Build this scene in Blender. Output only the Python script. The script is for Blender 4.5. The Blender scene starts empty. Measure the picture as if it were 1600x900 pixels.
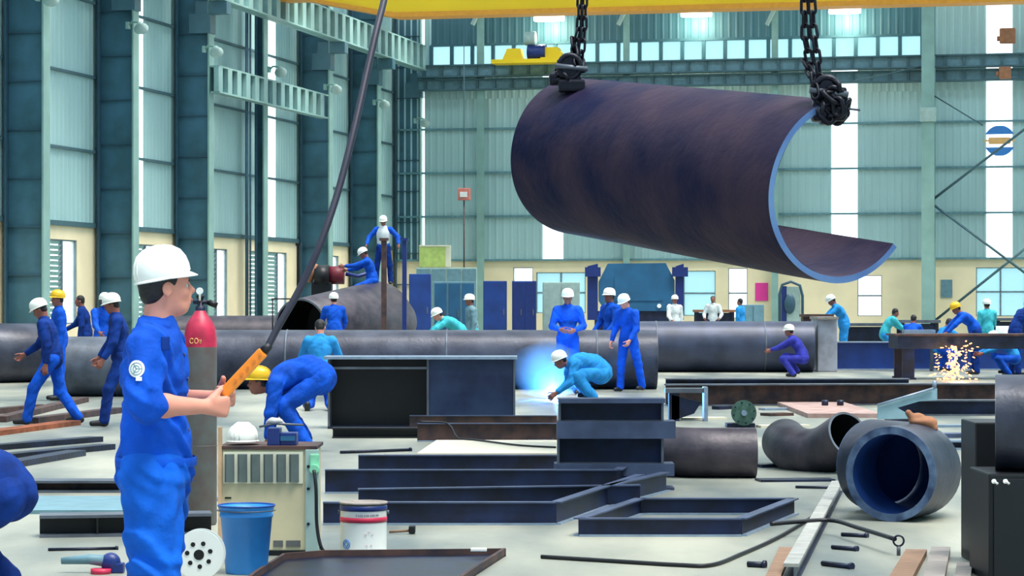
import bpy, bmesh, math, random
import numpy as np
from mathutils import Vector, Matrix, Euler
random.seed(7)
scene = bpy.context.scene
COL = scene.collection
F = 4000.0; EYE = 1.6; HOR = 470.0
# ---------------------------------------------------------------- camera, world, light, exposure
cam_d = bpy.data.cameras.new('camera'); cam = bpy.data.objects.new('camera', cam_d); COL.objects.link(cam)
cam.location = (0, 0, EYE); cam.rotation_euler = (math.radians(90), 0, 0)
cam_d.sensor_width = 36; cam_d.lens = 36 * F / 1600; cam_d.shift_y = 20 / 1600
cam_d.clip_end = 1000
scene.camera = cam
w = bpy.data.worlds.new('sky'); scene.world = w; w.use_nodes = True
bg = w.node_tree.nodes['Background']; bg.inputs[0].default_value = (.76, .9, 1, 1); bg.inputs[1].default_value = 2.6
sd = bpy.data.lights.new('sun', 'SUN'); sun = bpy.data.objects.new('sun', sd); COL.objects.link(sun)
sd.energy = 9.5; sd.angle = math.radians(35); sd.color = (1, .95, .85)
sun.rotation_euler = Euler((math.radians(10), math.radians(16), 0)); sun.location = (0, 20, 40)
vs = scene.view_settings
vs.view_transform = 'Standard'; vs.look = 'None'; vs.gamma = 1; vs.use_curve_mapping = False; vs.exposure = 0.42

# ---------------------------------------------------------------- helpers
def P(px, py, Y): return Vector(((px - 800) / F * Y, Y, EYE - (py - HOR) / F * Y))
def G(px, py):
    Y = EYE * F / (py - HOR); return Vector(((px - 800) / F * Y, Y, 0))
def X_(px, Y): return (px - 800) / F * Y
def Zy(py, Y): return EYE - (py - HOR) / F * Y
ANG = math.atan2(900, 4000)
U = Vector((math.sin(ANG), math.cos(ANG), 0)); V = Vector((math.cos(ANG), -math.sin(ANG), 0))
C0 = Vector((X_(615, 105), 105, 0))
HM = Matrix.Translation(C0) @ Matrix.Rotation(-ANG, 4, 'Z')       # hall frame: x along back wall, y away from the camera
def sL(px, t=0):                                                   # hall y (negative) on the plane t metres off the left wall
    m = (px - 800) / F; o = C0 + V * t
    return (m * o.y - o.x) / (U.x - m * U.y)
def tB(px, s=0):                                                   # hall x on the plane s from the back wall
    m = (px - 800) / F; o = C0 + U * s
    return (m * o.y - o.x) / (V.x - m * V.y)
def depth(t, s): return (HM @ Vector((t, s, 0))).y
def zB(px, py, s=0): return Zy(py, depth(tB(px, s), s))
def zL(px, py, t=0): return Zy(py, depth(t, sL(px, t)))

def mat(name, col, rough=.6, metal=0, var=.15, scale=6, bump=0, bscale=40, col2=None, emit=0, stretch=None, spec=.5):
    m = bpy.data.materials.get(name)
    if m: return m
    m = bpy.data.materials.new(name); m.use_nodes = True; nt = m.node_tree; b = nt.nodes['Principled BSDF']
    b.inputs['Roughness'].default_value = rough; b.inputs['Metallic'].default_value = metal
    b.inputs['Specular IOR Level'].default_value = spec
    tc = nt.nodes.new('ShaderNodeTexCoord'); mp = nt.nodes.new('ShaderNodeMapping'); nt.links.new(tc.outputs['Object'], mp.inputs[0])
    if stretch: mp.inputs['Scale'].default_value = stretch
    n = nt.nodes.new('ShaderNodeTexNoise'); n.inputs['Scale'].default_value = scale; n.inputs['Detail'].default_value = 6
    nt.links.new(mp.outputs[0], n.inputs['Vector'])
    r = nt.nodes.new('ShaderNodeValToRGB'); nt.links.new(n.outputs['Fac'], r.inputs[0])
    c2 = col2 or tuple(c * (1 - var * 2) for c in col)
    r.color_ramp.elements[0].position = .35; r.color_ramp.elements[1].position = .65
    r.color_ramp.elements[0].color = (*c2, 1); r.color_ramp.elements[1].color = (*col, 1)
    nt.links.new(r.outputs[0], b.inputs['Base Color'])
    if bump:
        n2 = nt.nodes.new('ShaderNodeTexNoise'); n2.inputs['Scale'].default_value = bscale; n2.inputs['Detail'].default_value = 4
        nt.links.new(mp.outputs[0], n2.inputs['Vector'])
        bp = nt.nodes.new('ShaderNodeBump'); bp.inputs['Strength'].default_value = bump; bp.inputs['Distance'].default_value = .02
        nt.links.new(n2.outputs['Fac'], bp.inputs['Height']); nt.links.new(bp.outputs[0], b.inputs['Normal'])
    if emit:
        b.inputs['Emission Color'].default_value = (*col, 1); b.inputs['Emission Strength'].default_value = emit
    return m
def s2l(*c): return tuple(((x / 255) / 12.92 if x / 255 < .04045 else ((x / 255 + .055) / 1.055) ** 2.4) for x in c)

M = dict(
 clad=mat('teal cladding', s2l(166, 204, 206), .6, var=.07, scale=.6, stretch=(1, 1, .3)),
 clad2=mat('back cladding', s2l(172, 206, 208), .6, var=.07, scale=.5, stretch=(1, 1, .3)),
 claddark=mat('shadowed upper cladding', s2l(60, 108, 122), .6, var=.12, scale=.4),  # dark tone carries the shadow on the cladding over the high windows
 web=mat('shaded column web', s2l(66, 114, 136), .55, var=.2, scale=1.2, bump=.3, bscale=3, col2=s2l(50, 94, 108)),  # shade on faces turned from the windows is put into this colour
 flange=mat('lit column flange', s2l(140, 178, 172), .5, var=.1, scale=1.5),  # light falling on the inner flanges is put into this paler tone
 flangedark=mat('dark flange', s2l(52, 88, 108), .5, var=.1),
 cream=mat('cream plaster', s2l(250, 234, 196), .8, var=.05, scale=1),
 paleplaster=mat('pale plaster', s2l(235, 226, 205), .8, var=.04, scale=1),
 girt=mat('girt steel', s2l(70, 105, 115), .6, var=.1),
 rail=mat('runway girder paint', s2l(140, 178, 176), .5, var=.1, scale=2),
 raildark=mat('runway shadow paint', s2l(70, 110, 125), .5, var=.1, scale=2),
 frame=mat('window frame', s2l(120, 140, 150), .5),
 louv=mat('louvre glass', s2l(170, 205, 200), .4, var=.1),
 concrete=mat('concrete floor', s2l(168, 168, 154), .42, var=.2, scale=.8, bump=.2, bscale=14, col2=s2l(92, 102, 102), stretch=(1, .3, 1)),
 yellow=mat('crane yellow', s2l(255, 212, 8), .45, var=.04, scale=.5),
 orange=mat('orange plastic', s2l(245, 140, 30), .4, var=.06),
 steel=mat('dark blued steel', s2l(32, 42, 72), .42, .25, var=.3, scale=3, bump=.25, bscale=20, col2=s2l(16, 22, 38)),
 steelw=mat('dark steel web', s2l(22, 38, 80), .5, .15, var=.25, scale=4, col2=s2l(14, 18, 38)),
 band=mat('flange band steel', s2l(74, 88, 120), .45, .2, var=.2, scale=4),
 steelgrey=mat('grey steel', s2l(100, 108, 122), .42, .2, var=.2, scale=4, bump=.15, bscale=30),
 steellight=mat('bright cut steel', s2l(150, 170, 195), .35, .35, var=.1, scale=10),
 rusty=mat('rusty steel', s2l(92, 66, 60), .7, .1, var=.3, scale=5, col2=s2l(48, 40, 48)),
 rust=mat('orange rust', s2l(150, 82, 48), .8, var=.3, scale=6),
 pipe=mat('mill scale pipe', s2l(72, 76, 92), .4, .15, var=.3, scale=2.5, bump=.2, bscale=18, col2=s2l(38, 42, 60)),
 pipebrown=mat('brown mill scale pipe', s2l(76, 68, 78), .45, .15, var=.3, scale=4, bump=.2, bscale=18, col2=s2l(42, 40, 52)),
 black=mat('black steel', s2l(14, 16, 24), .45, .1, var=.2, scale=5),
 chain=mat('chain steel', s2l(26, 28, 44), .4, .5, var=.3, scale=30),
 white=mat('white plastic', s2l(245, 247, 244), .35, var=.02),
 hatw=mat('white helmet shell', s2l(244, 246, 240), .3, var=.02),
 haty=mat('yellow helmet shell', s2l(240, 190, 30), .3, var=.04),
 blue=mat('blue coverall cloth', s2l(14, 92, 222), .8, var=.22, scale=5, bump=.6, bscale=16, spec=.2),
 bluelight=mat('blue trouser cloth', s2l(18, 108, 232), .8, var=.22, scale=5, bump=.6, bscale=14, spec=.2),
 bluedark=mat('navy coverall cloth', s2l(14, 56, 140), .85, var=.25, scale=7, bump=.3, bscale=20, spec=.2),
 cyan=mat('pale blue coverall cloth', s2l(46, 150, 226), .85, var=.15, scale=7, spec=.2),
 teal=mat('turquoise coverall cloth', s2l(70, 190, 205), .85, var=.15, scale=7, spec=.2),
 violet=mat('violet blue coverall cloth', s2l(60, 66, 180), .85, var=.2, scale=7, spec=.2),
 whitecloth=mat('white cloth', s2l(215, 225, 228), .9, var=.1),
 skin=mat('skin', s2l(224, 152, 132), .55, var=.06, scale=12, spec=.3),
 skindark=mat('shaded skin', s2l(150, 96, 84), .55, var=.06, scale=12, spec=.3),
 hair=mat('black hair', s2l(14, 14, 20), .5, var=.3, scale=60, bump=.5, bscale=90),
 boot=mat('black leather', s2l(22, 22, 28), .5),
 buckles=mat('dark button', s2l(20, 40, 100), .4),
 cylred=mat('red cylinder paint', s2l(205, 42, 82), .4, var=.2, scale=10),
 cylgrey=mat('worn grey cylinder paint', s2l(98, 104, 104), .5, var=.25, scale=8, col2=s2l(96, 84, 84)),
 beige=mat('beige machine paint', s2l(214, 202, 166), .5, var=.08, scale=3),
 beigelight=mat('pale machine paint', s2l(230, 228, 204), .5, var=.06, scale=3),
 bucket=mat('blue plastic bucket', s2l(54, 150, 236), .35, var=.06),
 bucketlight=mat('bucket lining', s2l(30, 80, 170), .4),
 redpaint=mat('red print', s2l(220, 50, 90), .4),
 navy=mat('navy paint', s2l(24, 48, 120), .4, var=.1),
 cabblue=mat('blue cabinet paint', s2l(28, 68, 150), .45, var=.2, scale=2),
 tealmach=mat('teal machine paint', s2l(34, 98, 142), .5, var=.15, scale=1.5),
 tealgrey=mat('grey teal paint', s2l(110, 150, 165), .5, var=.1),
 greybox=mat('pale grey cabinet', s2l(170, 195, 190), .5, var=.08),
 lime=mat('lime sheet', s2l(190, 214, 120), .6, var=.1),
 pink=mat('pink poster', s2l(236, 60, 160), .6, var=.03),
 signblue=mat('sign blue', s2l(60, 135, 215), .5, var=.03),
 signor=mat('sign orange', s2l(245, 190, 120), .5, var=.03),
 green=mat('green motor paint', s2l(76, 112, 100), .5, .1, var=.2, scale=20),
 wood=mat('weathered timber', s2l(150, 118, 96), .8, var=.2, scale=8, stretch=(1, 6, 6)),
 woodgrey=mat('grey timber', s2l(158, 150, 146), .8, var=.15, scale=8, stretch=(1, 6, 6)),
 leather=mat('tan leather', s2l(172, 116, 84), .8, var=.15),
 glove=mat('glove cloth', s2l(190, 190, 190), .9, var=.1),
 rubber=mat('black cable rubber', s2l(16, 20, 30), .5),
 lamp=mat('floodlight glass', s2l(225, 240, 235), .3, var=.02, emit=.25),
 tube=mat('lamp tube', (1, .97, .85), .3, var=.02, emit=4),
 eye=mat('eye white', s2l(225, 220, 215), .2), iris=mat('dark iris', s2l(25, 15, 10), .2),
 lip=mat('lip', s2l(180, 92, 90), .5),
)
def glassmat():
    m = bpy.data.materials.new('translucent sheet'); m.use_nodes = True; nt = m.node_tree; nt.nodes.clear()
    o = nt.nodes.new('ShaderNodeOutputMaterial'); mx = nt.nodes.new('ShaderNodeMixShader'); t = nt.nodes.new('ShaderNodeBsdfTransparent'); d = nt.nodes.new('ShaderNodeBsdfTranslucent')
    t.inputs[0].default_value = (.98, 1, .98, 1); d.inputs[0].default_value = (.95, .97, .95, 1); mx.inputs[0].default_value = .25
    nt.links.new(t.outputs[0], mx.inputs[1]); nt.links.new(d.outputs[0], mx.inputs[2]); nt.links.new(mx.outputs[0], o.inputs[0]); return m
M['glass'] = glassmat()
def glass2():
    m = M['glass'].copy(); m.name = 'blue tinted pane'
    for n in m.node_tree.nodes:
        if n.type == 'BSDF_TRANSPARENT': n.inputs[0].default_value = (.34, .5, .52, 1)
    return m
M['glassblue'] = glass2()

class MB:
    def __init__(self): self.bm = bmesh.new(); self.mats = []
    def _mi(self, faces, mi):
        for f in faces: f.material_index = mi
    def add(self, verts, faces, smooth=False, mi=0):
        vs_ = [self.bm.verts.new(v) for v in verts]
        for f in faces:
            try:
                fc = self.bm.faces.new([vs_[i] for i in f]); fc.smooth = smooth; fc.material_index = mi
            except ValueError: pass
        return self
    def box(self, c, s, R=None, mi=0, bev=0):
        c = Vector(c); R = R or Matrix.Identity(3)
        if isinstance(R, (int, float)): R = Matrix.Rotation(R, 3, 'Z')
        if bev:
            b = min(bev, min(s) * .45); b2 = bmesh.new(); bmesh.ops.create_cube(b2, size=1)
            for v in b2.verts: v.co = Vector((v.co.x * s[0], v.co.y * s[1], v.co.z * s[2]))
            bmesh.ops.bevel(b2, geom=b2.edges[:], offset=b, segments=2, affect='EDGES', profile=.6)
            b2.verts.index_update()
            self.add([c + R @ v.co for v in b2.verts], [[v.index for v in f.verts] for f in b2.faces], False, mi); b2.free(); return self
        vs_ = [c + R @ Vector((x * s[0] / 2, y * s[1] / 2, z * s[2] / 2)) for x in (-1, 1) for y in (-1, 1) for z in (-1, 1)]
        return self.add(vs_, [(0, 1, 3, 2), (4, 6, 7, 5), (0, 4, 5, 1), (2, 3, 7, 6), (0, 2, 6, 4), (1, 5, 7, 3)], False, mi)
    def bx(self, x0, x1, y0, y1, z0, z1, mi=0, bev=0):
        return self.box(((x0 + x1) / 2, (y0 + y1) / 2, (z0 + z1) / 2), (abs(x1 - x0), abs(y1 - y0), abs(z1 - z0)), None, mi, bev)
    def cyl(self, a, b, r, r2=None, n=16, caps=True, mi=0):
        return self.tube([a, b], [r, r if r2 is None else r2], n, caps, mi)
    def tube(self, pts, r, n=10, caps=True, mi=0, closed=False):
        pts = [Vector(p) for p in pts]; rs = r if isinstance(r, (list, tuple)) else [r] * len(pts)
        t0 = (pts[1] - pts[0]).normalized(); up = Vector((0, 0, 1)) if abs(t0.z) < .9 else Vector((1, 0, 0))
        x = t0.cross(up).normalized(); V_ = []; 
        for i, p in enumerate(pts):
            if closed: t = (pts[(i + 1) % len(pts)] - pts[i - 1]).normalized()
            elif i == 0: t = t0
            elif i == len(pts) - 1: t = (pts[-1] - pts[-2]).normalized()
            else: t = (pts[i + 1] - pts[i - 1]).normalized()
            x = (x - t * x.dot(t)).normalized(); y = t.cross(x)
            for k in range(n):
                a = 2 * math.pi * k / n; V_.append(p + (x * math.cos(a) + y * math.sin(a)) * rs[i])
        m = len(pts); Fs = []
        for i in range(m if closed else m - 1):
            j = (i + 1) % m
            for k in range(n): Fs.append((i * n + k, i * n + (k + 1) % n, j * n + (k + 1) % n, j * n + k))
        base = len(self.bm.verts)
        vs_ = [self.bm.verts.new(v) for v in V_]
        for f in Fs:
            fc = self.bm.faces.new([vs_[i] for i in f]); fc.smooth = True; fc.material_index = mi
        if caps and not closed:
            for ring in (vs_[:n][::-1], vs_[-n:]):
                fc = self.bm.faces.new(ring); fc.material_index = mi
        return self
    def prism(self, poly, z0, z1, T=None, mi=0):                    # polygon in xy extruded in z, T 4x4
        T = T or Matrix.Identity(4); n = len(poly)
        vs_ = [T @ Vector((x, y, z0)) for x, y in poly] + [T @ Vector((x, y, z1)) for x, y in poly]
        return self.add(vs_, [tuple(range(n))[::-1], tuple(range(n, 2 * n))] + [(i, (i + 1) % n, n + (i + 1) % n, n + i) for i in range(n)], False, mi)
    def lathe(self, prof, c=(0, 0, 0), n=32, R=None, mi=0, smooth=True, sx=1, sy=1):   # prof (r,z)
        c = Vector(c); R = R or Matrix.Identity(3); V_ = []; Fs = []
        for (r, z) in prof:
            for k in range(n):
                a = 2 * math.pi * k / n; V_.append(c + R @ Vector((r * sx * math.cos(a), r * sy * math.sin(a), z)))
        for i in range(len(prof) - 1):
            for k in range(n): Fs.append((i * n + k, i * n + (k + 1) % n, (i + 1) * n + (k + 1) % n, (i + 1) * n + k))
        self.add(V_, Fs, smooth, mi); return self
    def ell(self, c, rad, R=None, n=20, mi=0):
        return self.lathe([(max(1e-4, math.cos(a)) * rad[0], math.sin(a) * rad[2]) for a in [(-.5 + i / 12) * math.pi for i in range(13)]], c, n, R, mi, True, 1, rad[1] / rad[0])
    def build(self, name, m, parent=None, T=None, world=True, recenter=True):
        me = bpy.data.meshes.new(name); bmesh.ops.recalc_face_normals(self.bm, faces=self.bm.faces[:])
        if T: self.bm.transform(T)
        self.bm.to_mesh(me); self.bm.free()
        for mm in (m if isinstance(m, (list, tuple)) else [m]): me.materials.append(mm)
        o = bpy.data.objects.new(name, me); COL.objects.link(o)
        if parent:
            o.parent = parent
            if world: me.transform(wm(parent).inverted())
        elif recenter and len(me.vertices):
            cs = [v.co for v in me.vertices]
            c = Vector(((min(v.x for v in cs) + max(v.x for v in cs)) / 2, (min(v.y for v in cs) + max(v.y for v in cs)) / 2, min(v.z for v in cs)))
            me.transform(Matrix.Translation(-c)); o.location = c
        return o
def wm(o):
    m = Matrix.LocRotScale(o.location, o.rotation_euler, o.scale)
    return wm(o.parent) @ m if o.parent else m
def tag(o, label=None, cat=None, group=None, kind=None):
    if label: o['label'] = label
    if cat: o['category'] = cat
    if group: o['group'] = group
    if kind: o['kind'] = kind
    return o
def thing(name, label, cat, loc=(0, 0, 0), rz=0, group=None, kind=None):
    o = bpy.data.objects.new(name, None); COL.objects.link(o); o.empty_display_size = .1
    o.location = loc; o.rotation_euler = (0, 0, rz); return tag(o, label, cat, group, kind)
def copy_tree(o, parent=None):
    c = o.copy(); COL.objects.link(c)
    if parent: c.parent = parent
    for ch in list(o.children): copy_tree(ch, c)
    return c
def arc(c, r, a0, a1, n, e1, e2): return [Vector(c) + Vector(e1) * (r * math.cos(a0 + (a1 - a0) * i / n)) + Vector(e2) * (r * math.sin(a0 + (a1 - a0) * i / n)) for i in range(n + 1)]

# ---------------------------------------------------------------- continuous bodies from distance fields
def smin(a, b, k):
    h = np.clip(k - np.abs(a - b), 0, None) / k
    return np.minimum(a, b) - h * h * k * .25
def surface_nets(f, o, h):
    s = f < 0; nx, ny, nz = f.shape
    cnt = np.zeros((nx - 1, ny - 1, nz - 1), np.int8)
    for a in (0, 1):
        for b in (0, 1):
            for c in (0, 1): cnt += s[a:nx - 1 + a, b:ny - 1 + b, c:nz - 1 + c]
    act = (cnt > 0) & (cnt < 8); I = np.argwhere(act); n = len(I)
    vid = np.full(act.shape, -1, np.int32); vid[act] = np.arange(n)
    acc = np.zeros((n, 3)); num = np.zeros(n)
    cs = [(a, b, c) for a in (0, 1) for b in (0, 1) for c in (0, 1)]
    fv = {q: f[I[:, 0] + q[0], I[:, 1] + q[1], I[:, 2] + q[2]] for q in cs}
    for q in cs:
        for ax in range(3):
            if q[ax] == 0:
                p = list(q); p[ax] = 1; p = tuple(p); A = fv[q]; B = fv[p]; mk = (A < 0) != (B < 0)
                t = A[mk] / (A[mk] - B[mk]); pt = np.tile(np.array(q, float), (mk.sum(), 1)); pt[:, ax] = t
                acc[mk] += pt; num[mk] += 1
    Vv = (I + acc / num[:, None]) * h + o
    faces = []
    for ax in range(3):
        sl0 = [slice(None)] * 3; sl1 = [slice(None)] * 3; sl0[ax] = slice(0, -1); sl1[ax] = slice(1, None)
        A = s[tuple(sl0)]; B = s[tuple(sl1)]
        E = np.argwhere(A != B); u, v = [(1, 2), (2, 0), (0, 1)][ax]
        E = E[(E[:, u] > 0) & (E[:, v] > 0) & (E[:, u] < f.shape[u] - 1) & (E[:, v] < f.shape[v] - 1)]
        ins = A[E[:, 0], E[:, 1], E[:, 2]]
        def g(du, dv):
            e = E.copy(); e[:, u] -= du; e[:, v] -= dv; return vid[e[:, 0], e[:, 1], e[:, 2]]
        q = np.stack([g(1, 1), g(0, 1), g(0, 0), g(1, 0)], 1)
        q[~ins] = q[~ins][:, ::-1]; faces.append(q)
    return Vv, np.concatenate(faces)
def sdf_mesh(name, prims, h, m, parent, wrinkle=0, wf=1.0):
    """prims: ('c',a,b,ra,rb,k) rounded cone; ('e',centre,radii,R3,k) ellipsoid; ('-e',...) carved ellipsoid; local coordinates"""
    lo = np.full(3, 1e9); hi = -lo
    for p in prims:
        if p[0] == 'c': r = max(p[3], p[4]); pts = (np.array(p[1]), np.array(p[2]))
        elif p[0] == 'e': r = max(p[2]); pts = (np.array(p[1]),)
        else: continue
        for q in pts: lo = np.minimum(lo, q - r); hi = np.maximum(hi, q + r)
    lo = lo - 4 * h; hi = hi + 4 * h; n = np.ceil((hi - lo) / h).astype(int) + 1
    f = np.full(n, .2, np.float32); ax = [lo[i] + h * np.arange(n[i]) for i in range(3)]
    for p in prims:
        k = p[-1]; mg = k + 3 * h
        if p[0] == 'c': r = max(p[3], p[4]); a = np.array(p[1], float); b = np.array(p[2], float); l = np.minimum(a, b) - r - mg; u = np.maximum(a, b) + r + mg
        else: r = max(p[2]); c = np.array(p[1], float); l = c - r - mg; u = c + r + mg
        i0 = np.clip(np.floor((l - lo) / h).astype(int), 0, n - 1); i1 = np.clip(np.ceil((u - lo) / h).astype(int) + 1, 1, n)
        sl = tuple(slice(i0[i], i1[i]) for i in range(3))
        X, Y, Z = np.meshgrid(ax[0][sl[0]], ax[1][sl[1]], ax[2][sl[2]], indexing='ij')
        if p[0] == 'c':
            d = b - a; L2 = max(d @ d, 1e-9); t = np.clip(((X - a[0]) * d[0] + (Y - a[1]) * d[1] + (Z - a[2]) * d[2]) / L2, 0, 1)
            D = np.sqrt((X - a[0] - t * d[0]) ** 2 + (Y - a[1] - t * d[1]) ** 2 + (Z - a[2] - t * d[2]) ** 2) - (p[3] + (p[4] - p[3]) * t)
        else:
            R = np.array(p[3]) if p[3] is not None else np.eye(3); x = X - c[0]; y = Y - c[1]; z = Z - c[2]; q = []
            for i in range(3): q.append(R[0, i] * x + R[1, i] * y + R[2, i] * z)
            k0 = np.sqrt(sum((q[i] / p[2][i]) ** 2 for i in range(3))); k1 = np.sqrt(sum((q[i] / p[2][i] ** 2) ** 2 for i in range(3)))
            D = k0 * (k0 - 1) / np.maximum(k1, 1e-6)
        D = D.astype(np.float32)
        if p[0] == '-e': f[sl] = -smin(-f[sl], D, k)
        else: f[sl] = smin(f[sl], D, k)
    if wrinkle:
        X, Y, Z = np.meshgrid(*ax, indexing='ij', sparse=True); w_ = wf
        f = f + wrinkle * (np.sin(38 * w_ * Z + 9 * w_ * X + 4 * np.sin(11 * X + 17 * Y + 6 * Z)) * np.sin(13 * w_ * X + 15 * w_ * Y + 7 * w_ * Z)
                           + .6 * np.sin(60 * w_ * X + 25 * w_ * Z + 3 * np.sin(20 * Z)) * np.sin(30 * Y * w_ - 21 * Z * w_)).astype(np.float32)
    v, q = surface_nets(f, lo, h)
    me = bpy.data.meshes.new(name); me.from_pydata(v.tolist(), [], q.tolist()); me.materials.append(m)
    me.polygons.foreach_set('use_smooth', [True] * len(me.polygons)); me.update()
    o = bpy.data.objects.new(name, me); COL.objects.link(o); o.parent = parent
    return o

def rotm(fwd, up):                                                   # 3x3 with columns forward, left, up
    f = Vector(fwd).normalized(); l = Vector(up).cross(f).normalized(); u = f.cross(l)
    return Matrix((f, l, u)).transposed()
def dirv(flex, out, side):                                           # absolute direction of a limb; 0 hangs down, 90 forward
    a = math.radians(flex); b = math.radians(out)
    return Vector((math.sin(a) * math.cos(b), side * math.sin(b), -math.cos(a) * math.cos(b)))
def hand_prims(W, d, palm, k=1.0, curl=35, side=1, thumb=None, spread=1.0):
    """palm: unit vector out of the palm; fingers start along d and curl towards palm"""
    d = Vector(d).normalized(); palm = (Vector(palm) - d * Vector(palm).dot(d)).normalized(); l = d.cross(palm) * side   # l points to the thumb side
    pr = []; W = Vector(W)
    for i, off in enumerate((.028, .010, -.009, -.026)):
        base = W + d * (.088 - abs(off - .008) * .25) * k + l * off * k
        pr.append(('c', W + l * off * .5 * k + d * .012 * k, base, .016 * k, .0125 * k, .012 * k))
        L = (.040, .045, .041, .031)[i] * k; r = .0092 * k; a = 0; p = base; c = curl * (1 + .12 * i)
        for j, fr in enumerate((1, .68, .55)):
            a += math.radians(c * (.8, 1.1, .8)[j]); q = p + (d * math.cos(a) + palm * math.sin(a) + l * (.10 * (1.5 - i)) * spread * .6) .normalized() * L * fr
            pr.append(('c', p, q, r, r * .93, .003 * k)); p = q; r *= .93
    tb = W + d * .025 * k + l * .026 * k; td = thumb or (d * .75 + l * .62 + palm * .35).normalized()
    t1 = tb + Vector(td) * .042 * k; t2 = t1 + (Vector(td) * .8 + d * .35 + palm * .45 * min(1, curl / 40)).normalized() * .033 * k
    t3 = t2 + (Vector(td) * .5 + d * .5 + palm * .7 * min(1, curl / 40)).normalized() * .025 * k
    pr += [('c', tb, t1, .0155 * k, .0115 * k, .008 * k), ('c', t1, t2, .0112 * k, .0105 * k, .004 * k), ('c', t2, t3, .0102 * k, .0088 * k, .003 * k)]
    return pr

HATS = {}
def hat_mesh(m, hs=.86):
    if m.name in HATS: return HATS[m.name]
    b = MB(); prof = [(.118, -.012), (.121, .0), (.120, .03), (.112, .065), (.093, .098), (.06, .121), (.025, .131), (.001, .133)]
    b.lathe(prof, n=32, sx=1.14); b.lathe([(r - .006, z - .004) for r, z in prof], n=32, sx=1.14)
    # brim with a longer peak to the front
    n = 40; V_ = []; Fs = []
    for k in range(n):
        a = 2 * math.pi * k / n; c = math.cos(a); ex = .013 + .028 * max(0, c) ** 2.5; s_ = math.sin(a)
        for (e, z) in ((0, -.004), (ex, -.016 - .012 * max(0, c)), (ex, -.021 - .012 * max(0, c)), (0, -.013)):
            V_.append(Vector(((.117 * 1.14 + e) * c, (.117 + e * .6) * s_, z)))
    for k in range(n):
        j = (k + 1) % n
        for q in range(4): Fs.append((k * 4 + q, k * 4 + (q + 1) % 4, j * 4 + (q + 1) % 4, j * 4 + q))
    b.add(V_, Fs, True)
    for y in (-.035, 0, .035):                                         # moulded ridges over the crown
        b.tube([Vector((1.14 * r_ * sgn * math.cos(math.asin(min(1, abs(y) / .12))), y, z)) for sgn, seq in ((1, prof[1:]), (-1, prof[1:-1][::-1])) for r_, z in seq if True], .005, 6)
    b.bm.transform(Matrix.Scale(hs, 4)); me_o = b.build('hard_hat', m, None, recenter=False); me = me_o.data; bpy.data.objects.remove(me_o); HATS[m.name] = me
    return me

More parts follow.
